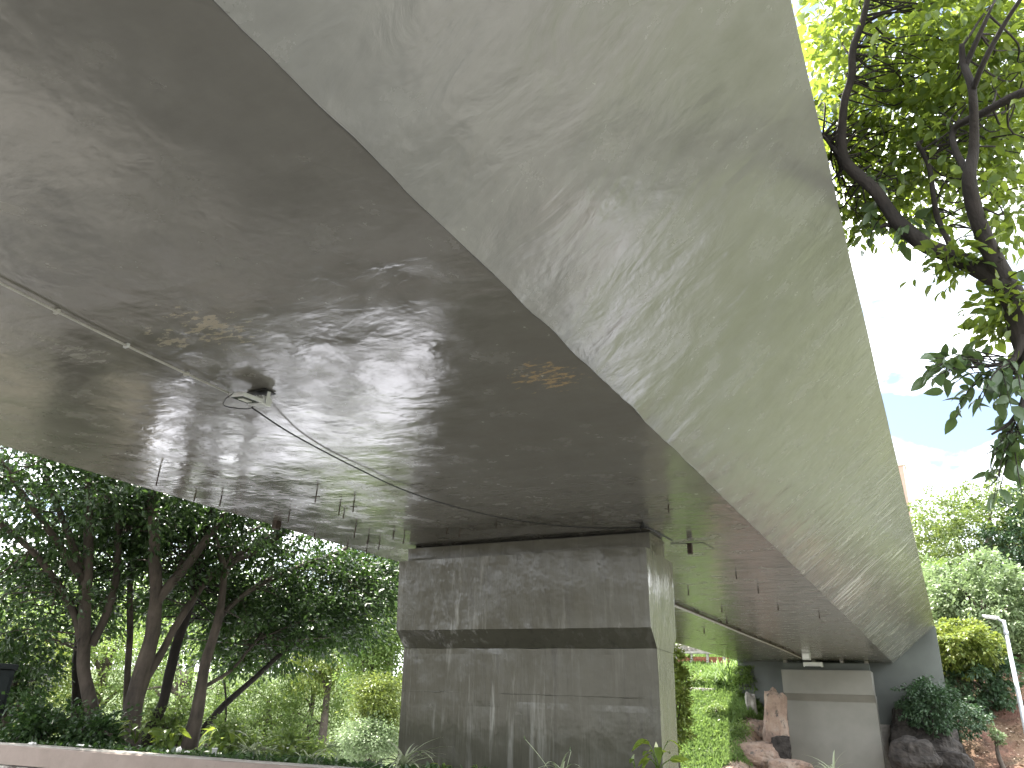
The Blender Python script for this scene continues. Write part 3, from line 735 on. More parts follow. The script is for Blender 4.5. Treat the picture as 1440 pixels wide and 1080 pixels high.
tree('leafy_tree', 'thin upright sapling trunk between the two left trees', G1,
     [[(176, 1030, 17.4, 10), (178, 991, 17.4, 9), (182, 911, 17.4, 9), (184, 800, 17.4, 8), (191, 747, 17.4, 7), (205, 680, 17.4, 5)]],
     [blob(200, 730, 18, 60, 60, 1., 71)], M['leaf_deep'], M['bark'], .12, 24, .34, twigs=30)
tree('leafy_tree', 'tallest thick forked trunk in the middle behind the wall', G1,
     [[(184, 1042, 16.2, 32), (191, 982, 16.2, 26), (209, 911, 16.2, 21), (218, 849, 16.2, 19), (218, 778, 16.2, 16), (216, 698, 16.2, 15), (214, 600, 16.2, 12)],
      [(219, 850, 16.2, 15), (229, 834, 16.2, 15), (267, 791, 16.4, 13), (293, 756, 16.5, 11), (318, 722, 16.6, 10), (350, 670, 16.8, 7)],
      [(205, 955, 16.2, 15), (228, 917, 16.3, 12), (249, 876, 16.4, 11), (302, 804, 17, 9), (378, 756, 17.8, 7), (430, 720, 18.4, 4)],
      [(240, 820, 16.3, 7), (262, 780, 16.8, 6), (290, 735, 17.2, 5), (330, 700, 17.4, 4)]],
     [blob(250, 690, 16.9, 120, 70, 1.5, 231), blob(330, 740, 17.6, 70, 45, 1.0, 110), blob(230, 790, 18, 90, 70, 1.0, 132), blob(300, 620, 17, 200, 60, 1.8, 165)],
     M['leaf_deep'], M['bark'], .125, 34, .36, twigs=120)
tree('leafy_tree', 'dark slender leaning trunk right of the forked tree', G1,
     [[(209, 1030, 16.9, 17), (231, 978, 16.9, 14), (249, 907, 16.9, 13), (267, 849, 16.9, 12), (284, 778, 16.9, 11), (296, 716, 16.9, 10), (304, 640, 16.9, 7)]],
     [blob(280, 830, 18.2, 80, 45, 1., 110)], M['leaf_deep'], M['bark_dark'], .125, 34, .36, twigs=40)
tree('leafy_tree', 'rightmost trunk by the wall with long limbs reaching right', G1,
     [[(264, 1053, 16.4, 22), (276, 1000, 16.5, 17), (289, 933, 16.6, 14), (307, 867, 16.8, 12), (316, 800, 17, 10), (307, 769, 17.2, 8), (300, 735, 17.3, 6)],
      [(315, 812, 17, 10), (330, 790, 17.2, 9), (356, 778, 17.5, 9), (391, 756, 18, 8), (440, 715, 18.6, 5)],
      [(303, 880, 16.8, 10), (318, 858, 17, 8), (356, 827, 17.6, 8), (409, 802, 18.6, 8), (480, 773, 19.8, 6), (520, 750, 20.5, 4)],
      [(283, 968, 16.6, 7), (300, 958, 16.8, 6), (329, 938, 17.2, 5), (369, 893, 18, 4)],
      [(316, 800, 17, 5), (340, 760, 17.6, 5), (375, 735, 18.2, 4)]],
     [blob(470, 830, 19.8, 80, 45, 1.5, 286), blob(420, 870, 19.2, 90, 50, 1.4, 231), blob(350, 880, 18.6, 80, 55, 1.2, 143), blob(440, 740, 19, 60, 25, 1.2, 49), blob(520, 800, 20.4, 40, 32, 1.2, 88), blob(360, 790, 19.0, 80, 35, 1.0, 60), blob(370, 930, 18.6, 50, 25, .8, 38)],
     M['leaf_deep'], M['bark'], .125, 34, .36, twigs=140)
tree('leafy_tree', 'thin dark stem leaning far right from the wall', G1,
     [[(271, 1046, 16.9, 11), (311, 996, 17.1, 9), (356, 956, 17.5, 8), (396, 920, 18, 7), (430, 890, 18.5, 5)]],
     [blob(440, 880, 19, 50, 35, .9, 82)], M['leaf_deep'], M['bark_dark'], .12, 24, .34, twigs=20)
v = [at(316, 960, 17), at(318, 1000, 17), at(314, 1044, 17)]
tag(tube('hanging_vine', smooth_line(v, 5), .018, M['bark_dark'], None, 5), 'thin dark vine hanging to the bed right of the trunks', 'vine')

G2 = 'sunlit trees beyond the bridge'
FINE = .62
LEAFK, CLK, SHK = 1., 1., 0.
def far_tree(label, px, py, D, rx, ry, m, k, leaf, per=20, cl=.6, base=None, group=G2, name='broadleaf_tree', extra=(), shell=.5, trunk=None, up=.6, bark_='bark', cat='tree'):
    c = at(px, py, D); gz = float(ground(c[0], c[1])); s = D / FPX
    top = c + np.array([0, 0, ry * s * .2]); rr = max(.09, rx * s * .06)
    o = thing(name, label, cat, (c[0], c[1], gz), group)
    Pm = np.array([[c[0] + .1, c[1], gz - .2], [c[0] - rr, c[1] + rr, gz + (c[2] - gz) * .5], top])
    tube('trunk', smooth_line(Pm, 5), np.linspace(rr * 1.4, rr * .5, 11), M[bark_], o, 8, .2)
    lst = []
    for q in range(7):
        e = c + rand_dir(1)[0] * np.array([rx * s * .75, rx * s * .75, ry * s * .7]); st = Pm[1] * (1 - q / 9) + top * (q / 9)
        lst.append((smooth_line([st, (st + e) / 2 + np.array([0, 0, .1 * rx * s]), e], 4), np.linspace(rr * .55, rr * .12, 9)))
    for P, r in lst: tube('limb', P, r, M[bark_], o, 6, .2)
    bl = [(c, (rx * s, rx * s, ry * s), k)]
    for (dx, dy, r2, k2) in extra: bl.append((c + _right * dx * s + np.array([0, 0, -dy * s]), (r2 * s, r2 * s, r2 * s * .8), k2))
    C, Dd = crown_points(bl, int(per * (2.2 if LEAFK <= 1 else 1.5)), cl * CLK, shell + SHK)
    ok = C[:, 2] > ground(C[:, 0], C[:, 1]); C, Dd = C[ok], Dd[ok]
    leaf_cloud('crown', C, Dd, FINE * LEAFK * leaf * rng.uniform(.65, 1.3, len(C)), M[m], o, .55, up)
    return o
_right = M3[:, 0]
far_tree('tall bright tree just left of the near pier', 530, 880, 38, 50, 75, 'leaf_bright', 420, .26, 20, .7)
far_tree('bright lime bush crown low beside the near pier', 535, 990, 35, 34, 36, 'leaf_yellow', 260, .2, 18, .5)
far_tree('rounded grey green bush at the foot of the near pier', 520, 1040, 34, 34, 22, 'leaf_grey', 200, .18, 20, .46)
far_tree('open bright tree seen through the gap left of the lime bush', 440, 990, 52, 55, 60, 'leaf_bright', 380, .22, 20, .6)
far_tree('mid green tree behind the leaning dark stem', 380, 985, 53, 55, 55, 'leaf_bright', 330, .24, 18, .65)
far_tree('pale green tree far behind the right lobe of foliage', 470, 905, 50, 75, 55, 'leaf_yellow', 380, .32, 18, .85)
far_tree('bright tree filling the gap behind the forked trunk', 260, 960, 51, 80, 70, 'leaf_bright', 380, .25, 18, .65)
far_tree('sunlit tree behind the slender sapling', 150, 930, 55, 90, 75, 'leaf_bright', 380, .28, 18, .7)
far_tree('sunlit tree low behind the green cabinet', 40, 960, 53, 80, 70, 'leaf_yellow', 300, .27, 18, .7)
far_tree('distant hazy green tree far behind the long reaching limbs', 330, 880, 60, 130, 50, 'leaf_bright', 420, .4, 18, 1.0)
far_tree('distant tree behind the fanning tree at mid height', 30, 850, 64, 95, 55, 'leaf_bright', 300, .4, 18, 1.0)
far_tree('distant tree behind the sapling at mid height', 165, 855, 66, 95, 55, 'leaf_bright', 300, .4, 18, 1.0)
far_tree('distant tree behind the two leaning trunks at mid height', 285, 850, 63, 95, 50, 'leaf_bright', 300, .4, 18, 1.0)
far_tree('distant tree beyond the pier shoulder', 560, 830, 62, 70, 40, 'leaf_bright', 240, .4, 18, 1.0)
far_tree('distant bright tree behind the far left canopy', 60, 890, 58, 130, 40, 'leaf_bright', 300, .4, 18, 1.0)

LEAFK, CLK, SHK = 1.55, .8, .2
G3 = 'trees on the hillside'
far_tree('wide domed tree crowning the hill against the sky', 1395, 765, 76, 105, 62, 'leaf_hill', 900, .32, 22, .9, group=G3, extra=[(60, 20, 60, 200)])
far_tree('dark narrow tree right of the hilltop dome', 1455, 770, 70, 45, 60, 'leaf_shade', 300, .32, 20, .8, group=G3)
far_tree('bright feathery tree low beside the bridge edge', 1318, 812, 62, 30, 16, 'leaf_bright', 240, .22, 22, .5, group=G3)
far_tree('broad pale grey green tree below the hilltop', 1385, 855, 56, 72, 52, 'leaf_grey', 620, .30, 20, .65, group=G3, up=.9)
far_tree('grey green tree between the dome and the bridge edge', 1325, 860, 58, 42, 42, 'leaf_grey', 300, .28, 20, .6, group=G3, up=.9)
far_tree('yellow tipped tree leaning over the bank by the abutment', 1345, 912, 48, 44, 26, 'leaf_yellow', 300, .26, 18, .5, group=G3, up=.9)
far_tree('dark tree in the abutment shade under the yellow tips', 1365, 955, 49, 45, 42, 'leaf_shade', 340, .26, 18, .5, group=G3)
far_tree('grey green tree behind the lamp post at the right edge', 1440, 890, 60, 40, 60, 'leaf_grey', 300, .3, 18, .6, group=G3)
far_tree('round dark shrub in front of the abutment', 1306, 992, 41.2, 29, 28, 'leaf_shade', 190, .16, 20, .36, group='shrubs on the bank', name='shrub', bark_='bark_dark', cat='shrub')
far_tree('low dark shrub on the earth below the shade tree', 1345, 1010, 44, 30, 22, 'leaf_shade', 130, .16, 18, .36, group='shrubs on the bank', name='shrub', bark_='bark_dark', cat='shrub')
far_tree('slim pale plant on the red earth near the lamp post', 1402, 1035, 43, 7, 10, 'leaf_grey', 30, .12, 12, .2, group='shrubs on the bank', name='shrub', cat='shrub')
far_tree('yellow green climbing bush beside the near pier edge', 950, 985, 36, 16, 62, 'leaf_yellow', 240, .16, 20, .35, group='shrubs on the bank', name='shrub', cat='shrub')
far_tree('leafy bush at the left foot of the abutment', 1046, 960, 43.5, 12, 26, 'leaf_bright', 110, .14, 18, .3, group='shrubs on the bank', name='shrub', cat='shrub')

LEAFK, CLK, SHK = 1., 1., 0.
for lab, px, py, Y, rx, ry in (('leafy weed clump high on the grass slope under the brick wall', 978, 958, 47, 11, 9), ('leafy weed clump in the middle of the grass slope', 1008, 1000, 41.5, 15, 9), ('dark leafy weed clump at the rock edge of the grass slope', 1040, 1025, 40, 13, 10)):
    for D_ in np.arange(30, 90, .1):
        q_ = at(px, py, D_)
        if q_[2] < float(ground(q_[0], q_[1])) + .25: break
    far_tree(lab, px, py, float(D_), rx, ry, 'leaf_bright', 40, .16, 14, .22, group='weeds on the grass slope', name='weed', cat='weed')
# the near tree on the right, in front of the sky
RT = [[(1680, 1120, 7.4, 90), (1620, 860, 7.3, 74), (1540, 660, 7.2, 58), (1470, 530, 7.2, 44), (1432, 445, 7.3, 36), (1410, 402, 7.4, 32), (1370, 374, 7.5, 27), (1330, 356, 7.6, 24), (1296, 342, 7.7, 22), (1258, 311, 7.9, 20),
       (1231, 271, 8.0, 18), (1200, 240, 8.1, 17), (1187, 222, 8.1, 15), (1184, 187, 8.1, 13), (1187, 142, 8.1, 12), (1196, 107, 8.1, 11), (1198, 67, 8.1, 10), (1213, 27, 8.1, 9), (1226, -20, 8.1, 7)],
      [(1416, 408, 7.4, 30), (1404, 380, 7.4, 26), (1387, 342, 7.4, 24), (1369, 293, 7.4, 21), (1364, 249, 7.4, 17), (1373, 204, 7.5, 13), (1371, 129, 7.5, 11), (1356, 89, 7.6, 9), (1352, 60, 7.6, 6)],
      [(1372, 125, 7.5, 8), (1386, 85, 7.4, 8), (1413, 31, 7.4, 6), (1440, -10, 7.4, 5)],
      [(1358, 95, 7.6, 8), (1372, 60, 7.6, 7), (1388, 20, 7.6, 5)],
      [(1293, 200, 7.9, 6), (1309, 236, 7.9, 7), (1313, 284, 7.8, 7), (1318, 310, 7.8, 8), (1338, 352, 7.6, 9)],
      [(1366, 255, 7.4, 11), (1342, 185, 7.8, 9), (1391, 155, 7.6, 10), (1440, 130, 7.5, 12), (1500, 110, 7.5, 12)],
      [(1265, 318, 7.9, 9), (1244, 318, 7.9, 7), (1236, 322, 7.9, 4)],
      [(1190, 225, 8.1, 8), (1172, 210, 8.3, 6), (1155, 190, 8.4, 4)],
      [(1440, 470, 7.2, 14), (1430, 505, 7.1, 8), (1400, 515, 7.0, 5), (1340, 520, 6.9, 3)],
      [(1450, 500, 7.2, 14), (1446, 560, 7.0, 9), (1425, 595, 6.9, 5), (1398, 612, 6.8, 3)]]
Ls = [limb_pts(s) for s in RT]
b0 = Ls[0][0][0].copy()
rt = thing('overhanging_tree', 'near tree at right with dark crooked limbs and lime backlit leaves', 'tree', (b0[0], b0[1], 0.))
for i, (P, r) in enumerate(Ls):
    if i == 0: P = np.vstack([[P[0][0], P[0][1], -.3], P]); r = np.concatenate([[r[0] * 1.2], r])
    tube('trunk' if i == 0 else 'limb', P, r, M['bark_dark'], rt, 12 if i == 0 else 9, .25)
bl = [blob(1250, 60, 9.2, 130, 90, 1.0, 420), blob(1380, 60, 8.6, 90, 90, 1.0, 330), blob(1290, 170, 9.0, 120, 70, .9, 330), blob(1400, 190, 8.4, 70, 90, .8, 210), blob(1190, 240, 9.2, 50, 80, .6, 130), blob(1300, 270, 8.8, 90, 40, .7, 110),
      blob(1420, 300, 7.9, 45, 50, .5, 60), blob(1425, 440, 7.4, 35, 40, .4, 70), blob(1345, 370, 7.5, 40, 14, .3, 26), blob(1300, -30, 9.2, 200, 60, 1., 260), blob(1225, 300, 8.9, 40, 40, .4, 60)]
C, D = crown_points(bl, 6, .24, .2)
ok = C[:, 0] > -.056 * (C[:, 2] - 1.6) - .03
C, D = C[ok], D[ok]
leaf_cloud('crown', C, D, .115 * rng.uniform(.6, 1.3, len(C)), M['leaf_near'], rt, .52, .6, oval=True)
lst = []
LP = np.vstack([l[0] for l in Ls[:8]])
for i in rng.choice(len(C), 170):
    e = C[i]; j = np.argmin(np.linalg.norm(LP - e, axis=1) * rng.uniform(.8, 1.4, len(LP))); s = LP[j]
    m1 = s + (e - s) * .35 + rng.normal(size=3) * .1; m2 = s + (e - s) * .7 + rng.normal(size=3) * .08
    lst.append((smooth_line([s, m1, m2, e], 4), np.linspace(.011, .003, 13)))
tubes('twig', lst, M['bark_dark'], rt, 4)['kind'] = 'stuff'
# large single leaves on the hanging sprays
def leaf_mesh(name, m, Ln=1., W=.5, bend=.25, seg=5):
    V = []; F = []
    for i in range(seg + 1):
        t = i / seg; wd = W / 2 * math.sin(math.pi * min(1, t ** .8)) ** .85 if 0 < t < 1 else 0.
        z = -bend * t * t
        V += [(t * Ln, -wd, z + wd * .35), (t * Ln, 0, z), (t * Ln, wd, z + wd * .35)]
    for i in range(seg):
        a = 3 * i; F += [(a, a + 1, a + 4, a + 3), (a + 1, a + 2, a + 5, a + 4)]
    me = bpy.data.meshes.new(name); me.from_pydata(V, [], F); me.update(); me.materials.append(m)
    for p in me.polygons: p.use_smooth = True
    return me
M['leaf_spray'] = leafmat('spray_leaf', [(.04, .07, .035), (.06, .10, .045), (.085, .13, .055)], .28, (.2, .3, .05), .32)
LM = [leaf_mesh('leaf', M['leaf_spray'], 1, .5, b) for b in (.12, .25, .4)]
def place_leaf(parent, p, dirv, size, meshes, nrm=None):
    o = bpy.data.objects.new('leaf', random.choice(meshes)); COL.objects.link(o); o.parent = parent
    x = unit(dirv); n = np.array([0, 0, 1.]) + rng.normal(size=3) * .45 if nrm is None else nrm
    y = unit(np.cross(n, x)); z = np.cross(x, y)
    mt = Matrix([[x[i] * size, y[i] * size, z[i] * size, (p - ORIGIN[parent.name])[i]] for i in range(3)] + [[0, 0, 0, 1]])
    o.matrix_basis = mt; return o
sprays = []
for k in range(26):
    s = at(1440 - rng.uniform(0, 60), 500 + rng.uniform(0, 40), 7.0)
    e = at(rng.uniform(1300, 1440), rng.uniform(500, 590), rng.uniform(6.6, 7.4)); sprays.append((s, e, 6))
for k in range(16):
    s = at(1440 - rng.uniform(0, 20), 590 + rng.uniform(0, 30), 6.9)
    e = at(rng.uniform(1392, 1450), rng.uniform(600, 705), rng.uniform(6.5, 7.1)); sprays.append((s, e, 5))
for k in range(14):
    a = Ls[0][0][rng.integers(30, 66)]
    e = a + rng.normal(size=3) * .25; sprays.append((a, e, 5))
lst = []; nl = 0
for s, e, k in sprays:
    Q = smooth_line([s, (s + e) / 2 + np.array([0, 0, .08]), e], 4); lst.append((Q, np.linspace(.007, .003, len(Q))))
    for j in range(k):
        if nl >= 298: break
        t = .35 + .65 * (j + 1) / k; p = Q[min(len(Q) - 1, int(t * (len(Q) - 1)))]
        d = unit(e - s) * .7 + rng.normal(size=3) * .6 + np.array([0, 0, -.35])
        place_leaf(rt, p, d, rng.uniform(.10, .17), LM); nl += 1
tubes('spray_stem', lst, M['bark_dark'], rt, 4)['kind'] = 'stuff'

# ------------------------------------------------------------------ plants along the planting bed
def strap_mesh(name, Ln, W, arch, m):
    V = []; F = []; seg = 7
    for i in range(seg + 1):
        t = i / seg; a = arch * t; wd = W / 2 * (1 - t ** 2.5) + .001
        x = Ln * (math.sin(a) / arch); z = Ln * ((math.cos(a) - 1) / arch) * 1.0
        V += [(x, -wd, z + wd * .4), (x, 0, z), (x, wd, z + wd * .4)]
    for i in range(seg):
        q = 3 * i; F += [(q, q + 1, q + 4, q + 3), (q + 1, q + 2, q + 5, q + 4)]
    me = bpy.data.meshes.new(name); me.from_pydata(V, [], F); me.update(); me.materials.append(m)
    for p in me.polygons: p.use_smooth = True
    return me
SM = [strap_mesh('leaf', 1, .055, a, M['strap']) for a in (.9, 1.4, 1.9)]
def spider(label, p, n, size, lift=.9):
    o = thing('spider_plant', label, 'plant', p, 'spider plants along the bed')
    for k in range(n):
        a = rng.uniform(0, 2 * math.pi); el = rng.uniform(.25, 1.3) * lift
        d = np.array([math.cos(a) * math.cos(el), math.sin(a) * math.cos(el), math.sin(el)])
        nrm = np.array([-math.cos(a) * math.sin(el), -math.sin(a) * math.sin(el), math.cos(el)])
        place_leaf(o, p + np.array([rng.normal() * .02, rng.normal() * .02, 0]), d, size * rng.uniform(.7, 1.2), SM, nrm)
    return o
def bed(px, py, D):   # a point on the bed surface seen towards px at distance D
    p = at(px, py, D); p[2] = float(ground(p[0], p[1])); return p
spider('spider plant left of the near pier, the fullest of its row', at(568, 1078, 10.8), 38, .62)
spider('spider plant by the cup behind the low wall', at(352, 1060, 12.6), 30, .5)
spider('spider plant low between the wall and the lime bush', at(438, 1072, 12.4), 26, .5)
sp = spider('spider plant with tall runners in front of the near pier middle', at(790, 1092, 9.9), 22, .44)
spider('small spider plant at the bottom edge before the far pier', at(1172, 1090, 9.3), 12, .36, 1.1)
for i, Pp in enumerate(([(775, 1088), (765, 1072), (752, 1055), (739, 1040)], [(796, 1085), (800, 1068), (803, 1057)])):
    Q = smooth_line([at(x, y, 9.8) for x, y in Pp], 5); tube('runner', Q, .0035, M['strap'], sp, 5)
    place_leaf(sp, Q[-1], np.array([-.3, 0, .5]), .05, LM)
p0 = at(586, 1068, 9.2); Q = smooth_line([at(578, 1090, 9.2), at(590, 1060, 9.2), at(598, 1043, 9.2)], 5)
BL = [leaf_mesh('leaf', M['leaf_near'], 1, .42, b) for b in (.2, .4, .6)]
def broad(label, p, n, size, stalks=0, spread=1.):
    o = thing('broad_leaf_plant', label, 'plant', p, 'broad leaved plants along the bed')
    for k in range(n):
        a = rng.uniform(0, 2 * math.pi); h = rng.uniform(.3, 1.) * size * 1.5; tip = p + np.array([math.cos(a) * size * .6 * spread, math.sin(a) * size * .6 * spread, h])
        tube('stalk', smooth_line([p, (p + tip) / 2 + np.array([0, 0, h * .15]), tip], 4), .005, M['leaf_near'], o, 5)
        place_leaf(o, tip, np.array([math.cos(a), math.sin(a), -.1 + rng.uniform(-.3, .5)]), size * rng.uniform(.7, 1.2), BL)
    return o
b1 = broad('glossy plant with a pale budding flower before the pier right edge', at(926, 1084, 9.5), 11, .21)
Q = smooth_line([at(924, 1090, 9.5), at(921, 1068, 9.5), at(922, 1058, 9.5)], 4); tube('flower_stalk', Q, .005, M['leaf_near'], b1, 5)
o = place_leaf(b1, Q[-1] - np.array([0, 0, .02]), np.array([.1, 0, 1.]), .13, [leaf_mesh('flower', M['petal'], 1, .42, .1)]); o.name = 'flower'
broad('small bright leaved plant before the pier left half', at(620, 1088, 10.6), 6, .10)
broad('lone pale shoot before the pier right half', at(894, 1092, 9.6), 3, .12)
broad('tiny shoot beside the bright leaved plant', at(672, 1090, 10.4), 3, .08)
broad('tall bright fern like plant between the trunks and the wall', at(238, 1052, 13.6), 20, .2, spread=1.1)
broad('glossy dark plant at the foot of the forked trunk', at(190, 1046, 14.), 16, .22)
broad('pale leaved plant behind the crumpled paper', at(310, 1058, 13.), 12, .22)
broad('bright plant on the bed before the open bright tree', at(400, 1070, 12.6), 12, .2)
GU = 'undergrowth shrubs on the bed'
for lab, px, py, D, rx, ry, k, m in (('leafy dark undergrowth shrub beside the green cabinet', 60, 1022, 14.6, 50, 26, 60, 'leaf_deep'), ('leafy undergrowth shrub at the foot of the fanning tree', 130, 1030, 14.4, 45, 20, 50, 'leaf_deep'),
                                     ('leafy undergrowth shrub right of the forked trunk', 235, 1030, 17.2, 40, 30, 80, 'leaf_bright'), ('low shrub on the bed behind the plastic cup', 330, 1045, 15.6, 30, 20, 60, 'leaf_bright'),
                                     ('low shrub between the cup and the lime bush', 420, 1058, 16., 40, 18, 70, 'leaf_bright'), ('dense shrub behind the green cabinet and wall', 20, 960, 17.4, 50, 45, 80, 'leaf_deep')):
    far_tree(lab, px, py, D, rx, ry, m, k, .15, 16, .26, group=GU, name='shrub', shell=.2, cat='shrub')

# ------------------------------------------------------------------ grass slope, rocks, retaining walls
n = 110000
gx = rng.uniform(-24, -7.6, n); gy = rng.uniform(34, 53, n)
keep = (gx < -8.6 + .5 * np.sin(gy * 1.7)) 
gx, gy = gx[keep], gy[keep]
Cg = np.stack([gx, gy, ground(gx, gy) + .10], 1)
dg = rng.normal(size=(len(gx), 3)) * .55 + np.array([0, -.25, 1.])
tag(leaf_cloud('grass', Cg, dg, .30 * rng.uniform(.5, 1.5, len(gx)) * (1 + .5 * np.sin(gx * 1.3) * np.sin(gy * 1.1)), M['grass'], None, .22, 0.), None, None, None, 'stuff')
n = 1500
gx = rng.uniform(-20, -8.6, n); gy = rng.uniform(35, 50, n); Cg = np.stack([gx, gy, ground(gx, gy) + rng.uniform(.05, .3, n)], 1)
tag(leaf_cloud('ground_cover', Cg, rand_dir(n) + np.array([0, 0, .3]), .16 * rng.uniform(.6, 1.4, n), M['leaf_bright'], None, .6, 1.), None, None, None, 'stuff')
# the dense bed cover
n = 14000
gx = rng.uniform(-15.5, 1, n); gy = wall_y(gx) + .3 + rng.random(n) ** 1.5 * 3; 
kp = ~((gx > PXL - .1) & (gx < PXR + .1) & (gy > 11) & (gy < 12.6)); gx, gy = gx[kp], gy[kp]
Cg = np.stack([gx, gy, np.where(gy < wall_y(gx) + 1.45, .82, ground(gx, gy)) + rng.uniform(.0, .2, len(gx))], 1)
tag(leaf_cloud('bed_cover', Cg, rand_dir(len(gx)) + np.array([0, 0, .5]), .11 * rng.uniform(.6, 1.4, len(gx)), M['leaf_deep'], None, .5, 1.), None, None, None, 'stuff')
n = 5000
gx = rng.uniform(-1, 12, n); gy = rng.uniform(40, 58, n); Cg = np.stack([gx, gy, ground(gx, gy) + .06], 1)
kp = rng.random(n) < .75; M['litter'] = leafmat('dry_leaf_litter', [(.12, .07, .045), (.26, .18, .12), (.42, .34, .26)], .05, (.2, .1, .05), .8)
tag(leaf_cloud('leaf_litter', Cg[kp], (rand_dir(n) * np.array([1, 1, .3]))[kp], .13 * rng.uniform(.5, 1.6, kp.sum()), M['litter'], None, .6, 2.), None, None, None, 'stuff')

def rock(name, label, p, s, m, seed, group, rot=0., lean=0., cat='rock', sharp=.25):
    bm = bmesh.new(); bmesh.ops.create_cube(bm, size=2); bmesh.ops.subdivide_edges(bm, edges=bm.edges[:], cuts=11, use_grid_fill=True)
    Rm = Matrix.Rotation(rot, 3, 'Z') @ Matrix.Rotation(lean, 3, 'Y')
    for v in bm.verts:
        q = v.co.copy(); d = q.normalized(); q = q * (1 - sharp) + d * 1.25 * sharp
        k = noise.fractal(q * 1.1 + Vector((seed, seed, 0)), 1., 2.3, 6) * .30
        q = q + d * k; v.co = Rm @ Vector((q.x * s[0], q.y * s[1], q.z * s[2])) + Vector(p)
    return tag(bm_obj(name, bm, m), label, cat, group)
def on_ground(px, py, lo=20., hi=90.):
    for D in np.arange(lo, hi, .1):
        p = at(px, py, D)
        if p[2] < float(ground(p[0], p[1])): return p
    return at(px, py, hi)
p = atY(1090, 1025, 39.6); rock('rock_slab', 'tall pinkish rock slab leaning beside the far pier', p, (.47, .42, 1.42), M['pinkrock'], 4.6, 'rocks by the far pier', .35, .09, sharp=.30)
p = atY(1056, 992, 41.2); rock('rock_slab', 'small pale standing stone at the abutment corner', p, (.22, .25, .5), M['stone'], 5.1, 'rocks by the far pier', .4, -.05, sharp=.4)
p = atY(1098, 1052, 38.9); rock('boulder', 'dark block at the foot of the leaning rock slab', p, (.36, .3, .45), M['darkrock'], 7.7, 'rocks by the far pier', .3, sharp=.2)
for i, (px, py, Y, s, lab) in enumerate(((1062, 1050, 39.2, (1.0, 1.2, .5), 'broad pink rock shelf beside the grass slope'), (1068, 1018, 41., (.7, .9, .45), 'pink rock under the abutment wall by the grass'), (1108, 1072, 38.2, (.8, .7, .35), 'flat pink rock at the foot of the far pier'))):
    p = atY(px, py, Y); p[2] -= s[2] * .75; rock('rock_shelf', lab, p, s, M['pinkrock'], 11 + i * 3.3, 'rocks by the far pier', .5 * i, sharp=.8)
for i, (px, py, Y, s, lab) in enumerate(((1272, 1040, 41.9, (.55, .5, .6), 'dark boulder in shadow right of the far pier'), (1285, 1062, 40., (.8, .7, .6), 'dark boulder low below the shaded shrub'), (1318, 1050, 42., (.9, .8, .7), 'dark boulder right of the shaded shrub'),
                                         (1268, 1012, 41.9, (.4, .3, .5), 'narrow reddish rock under the abutment footing'), (1340, 1072, 41., (.6, .5, .4), 'brown rock at the bottom edge of the bank'))):
    p = atY(px, py, Y); rock('boulder', lab, p, s, M['darkrock'], 31 + i * 2.7, 'dark rocks below the abutment', .7 * i, sharp=.75)
# brick retaining wall up on the grass slope
cw = on_ground(985, 936, 36, 80) + np.array([0, 0, .45])
rw = thing('retaining_wall', 'small red brick retaining wall with concrete posts up the grass slope', 'wall', cw)
a1 = np.array([1., .12, 0]); a1 = unit(a1); A = np.array([a1, unit(np.cross([0, 0, 1], a1)), [0, 0, 1.]])
for k in range(4):
    c = cw + a1 * (-1.4 + .92 * k); box('post', c - A[1] * .06 + np.array([0, 0, -.35]), (.14, .16, 1.1), M['concrete'], rw, A)
box('beam', cw - A[1] * .1 + np.array([0, 0, .25]), (3.4, .2, .12), M['concrete'], rw, A)
bmm = bmesh.new(); add_box(bmm, (0, 0, 0), (.20, .11, .075), None, .006); bmesh.ops.recalc_face_normals(bmm, faces=bmm.faces)
bme = bpy.data.meshes.new('brick'); bmm.to_mesh(bme); bmm.free(); bme.materials.append(M['brick'])
for r_ in range(10):
    for k in range(15):
        o = bpy.data.objects.new('brick', bme); COL.objects.link(o); o.parent = rw
        q = a1 * (-1.55 + .212 * k + (.1 if r_ % 2 else 0)) + np.array([0, 0, -.8 + .088 * r_]) + A[1] * (.02 + .008 * rng.normal())
        o.location = q; o.rotation_euler = (0, 0, math.atan2(a1[1], a1[0]) + .02 * rng.normal())
ORD = ['leftmost of the line', 'second from the left', 'third from the left', 'fourth from the left', 'fifth from the left', 'sixth from the left', 'seventh from the left', 'eighth from the left', 'rightmost of the line']
for k in range(7):
    p = cw + a1 * (-1.5 + .5 * k) + np.array([0, .2, .5 + .1 * rng.random()])
    rock('stone', 'loose stone on top of the brick retaining wall, ' + ORD[k], p, (.24, .2, .22), M['stone'], 60 + k * 2., 'stones on top of the brick wall', k, sharp=.5)
for k in range(9):
    px = 962 + k * 5.2; p = on_ground(px, 973 + .2 * k, 38, 70)
    rock('stone', 'grey stone in the low row across the slope, ' + ORD[k], p + np.array([0, 0, .08]), (.16, .16, .13), M['stone'], 90 + k * 2., 'row of stones on the slope', k, sharp=.5)
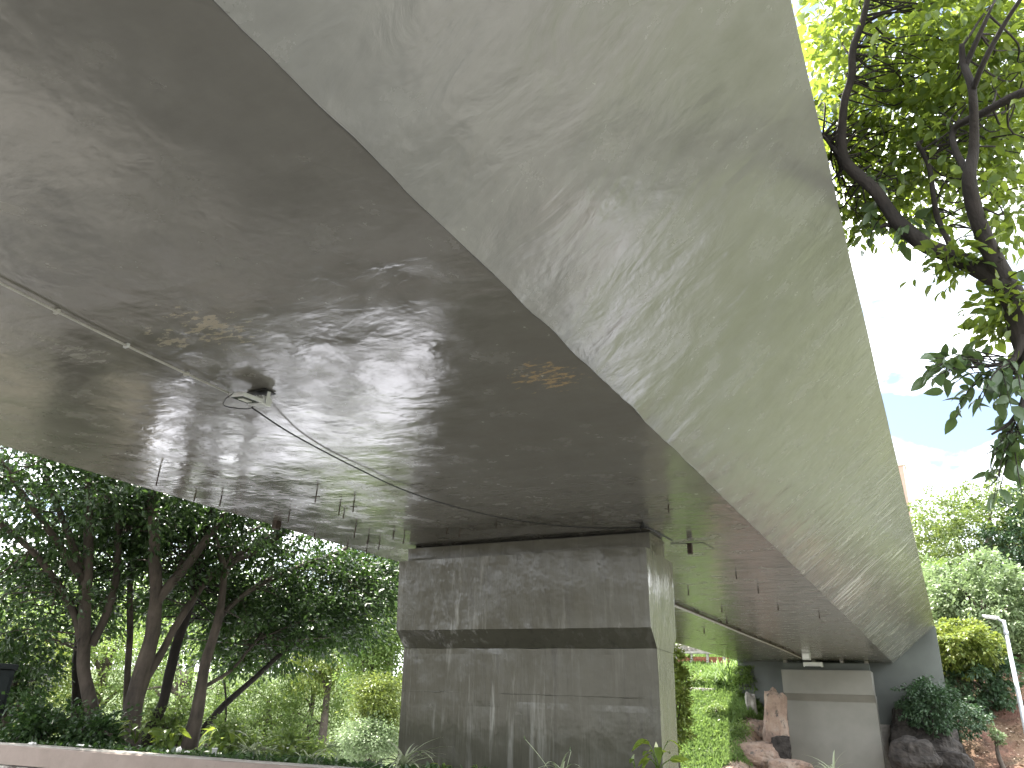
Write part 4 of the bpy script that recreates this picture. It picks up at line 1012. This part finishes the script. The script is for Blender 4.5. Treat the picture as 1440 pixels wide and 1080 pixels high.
# tall grass clump
p = on_ground(1025, 968, 38, 80)
gcl = thing('grass_clump', 'tall arching bright grass clump up the slope', 'grass clump', p)
n = 420; a = rng.uniform(0, 2 * np.pi, n); el = rng.uniform(.5, 1.45, n); Ln = rng.uniform(1., 2.2, n); Vs, Fs = [], []
for k in range(n):
    d = np.array([math.cos(a[k]) * math.cos(el[k]), math.sin(a[k]) * math.cos(el[k]), math.sin(el[k])]); sd_ = np.array([-math.sin(a[k]), math.cos(a[k]), 0]) * .03
    q = p + rng.normal(size=3) * np.array([.2, .2, 0]); o = len(Vs) * 1
    pts3 = [q, q + d * Ln[k] * .5, q + d * Ln[k] * .85 - np.array([0, 0, .12 * Ln[k]]), q + d * Ln[k] - np.array([0, 0, .35 * Ln[k]])]
    i0 = len(Vs)
    for t, pt in zip((1, .9, .6, .05), pts3): Vs += [pt - sd_ * t, pt + sd_ * t]
    Fs += [(i0 + 2 * j, i0 + 2 * j + 1, i0 + 2 * j + 3, i0 + 2 * j + 2) for j in range(3)]
mesh_np('blades', np.array(Vs), np.array(Fs), M['grass'], gcl)['kind'] = 'stuff'

# ------------------------------------------------------------------ lamp posts and the far tower
def lamp(label, px, ytop, D, pxb, yb_, headdir, armx):
    top = at(px, ytop, D); bot = at(pxb, yb_, D); dirv = bot - top
    gz = float(ground(top[0], top[1])); base = np.array([top[0], top[1], gz])
    o = thing('street_lamp', label, 'street lamp', base, 'street lamps on the bank')
    tube('pole', np.array([base - np.array([0, 0, .2]), base + (top - base) * .5, top]), np.array([.072, .064, .052]), M['galv'], o, 12)
    hd = unit(headdir); A = np.array([hd, unit(np.cross([0, 0, 1], hd)), np.cross(hd, unit(np.cross([0, 0, 1], hd)))])
    tube('arm', [top - np.array([0, 0, .05]), top + hd * .2 + np.array([0, 0, .05])], .035, M['galv'], o, 8)
    c = top + hd * .3 + np.array([0, 0, .05])
    box('lamp_head', c, (.42, .18, .07), M['white'], o, A, .03); box('lens', c - A[2] * .05, (.3, .13, .02), M['led'], o, A, .005)
    tube('clamp', [top - np.array([0, 0, .4]), top - np.array([0, 0, .3])], .072, M['galv'], o, 10)
    return o
lamp('slim galvanised lamp post with a white head before the hillside trees', 1411, 872, 27, 1437, 1025, (-.7, .1, .12), 0)
lamp('lamp post mostly cut off by the right edge, only its head showing', 1466, 832, 30, 1480, 1000, (-.9, .1, .1), 0)
tb = at(1272, 700, 230); zt_ = at(1268, 655, 230)[2]
tw = thing('tower_block', 'distant slim red tower peeking out beside the bridge edge', 'tower', (tb[0], tb[1], float(ground(tb[0], tb[1]))))
gz = float(ground(tb[0], tb[1])); tb[0] -= 1.2
box('shaft', (tb[0], tb[1], (gz + zt_) / 2), (5., 5., zt_ - gz), M['tower'], tw, None, .05)
box('cornice', (tb[0], tb[1], zt_ + .4), (5.5, 5.5, .8), M['towertrim'], tw, None, .05)
for s in (-1, 1): box('corner_strip', (tb[0] + s * 2.3, tb[1] - 2.55, (gz + zt_) / 2), (.5, .12, zt_ - gz - .3), M['towertrim'], tw, None, .02)
for k in range(8):
    f_ = box('window', (tb[0], tb[1] - 2.54, zt_ - 2 - 3.2 * k), (1.4, .1, 1.6), M['glass_dark'], tw, None, .01); box('sill', (tb[0], tb[1] - 2.6, zt_ - 2.9 - 3.2 * k), (1.7, .25, .15), M['towertrim'], tw, None, .01)
box('lantern', (tb[0] - .5, tb[1], zt_ + 2.), (1.6, 1.6, 2.4), M['towertrim'], tw, None, .05)
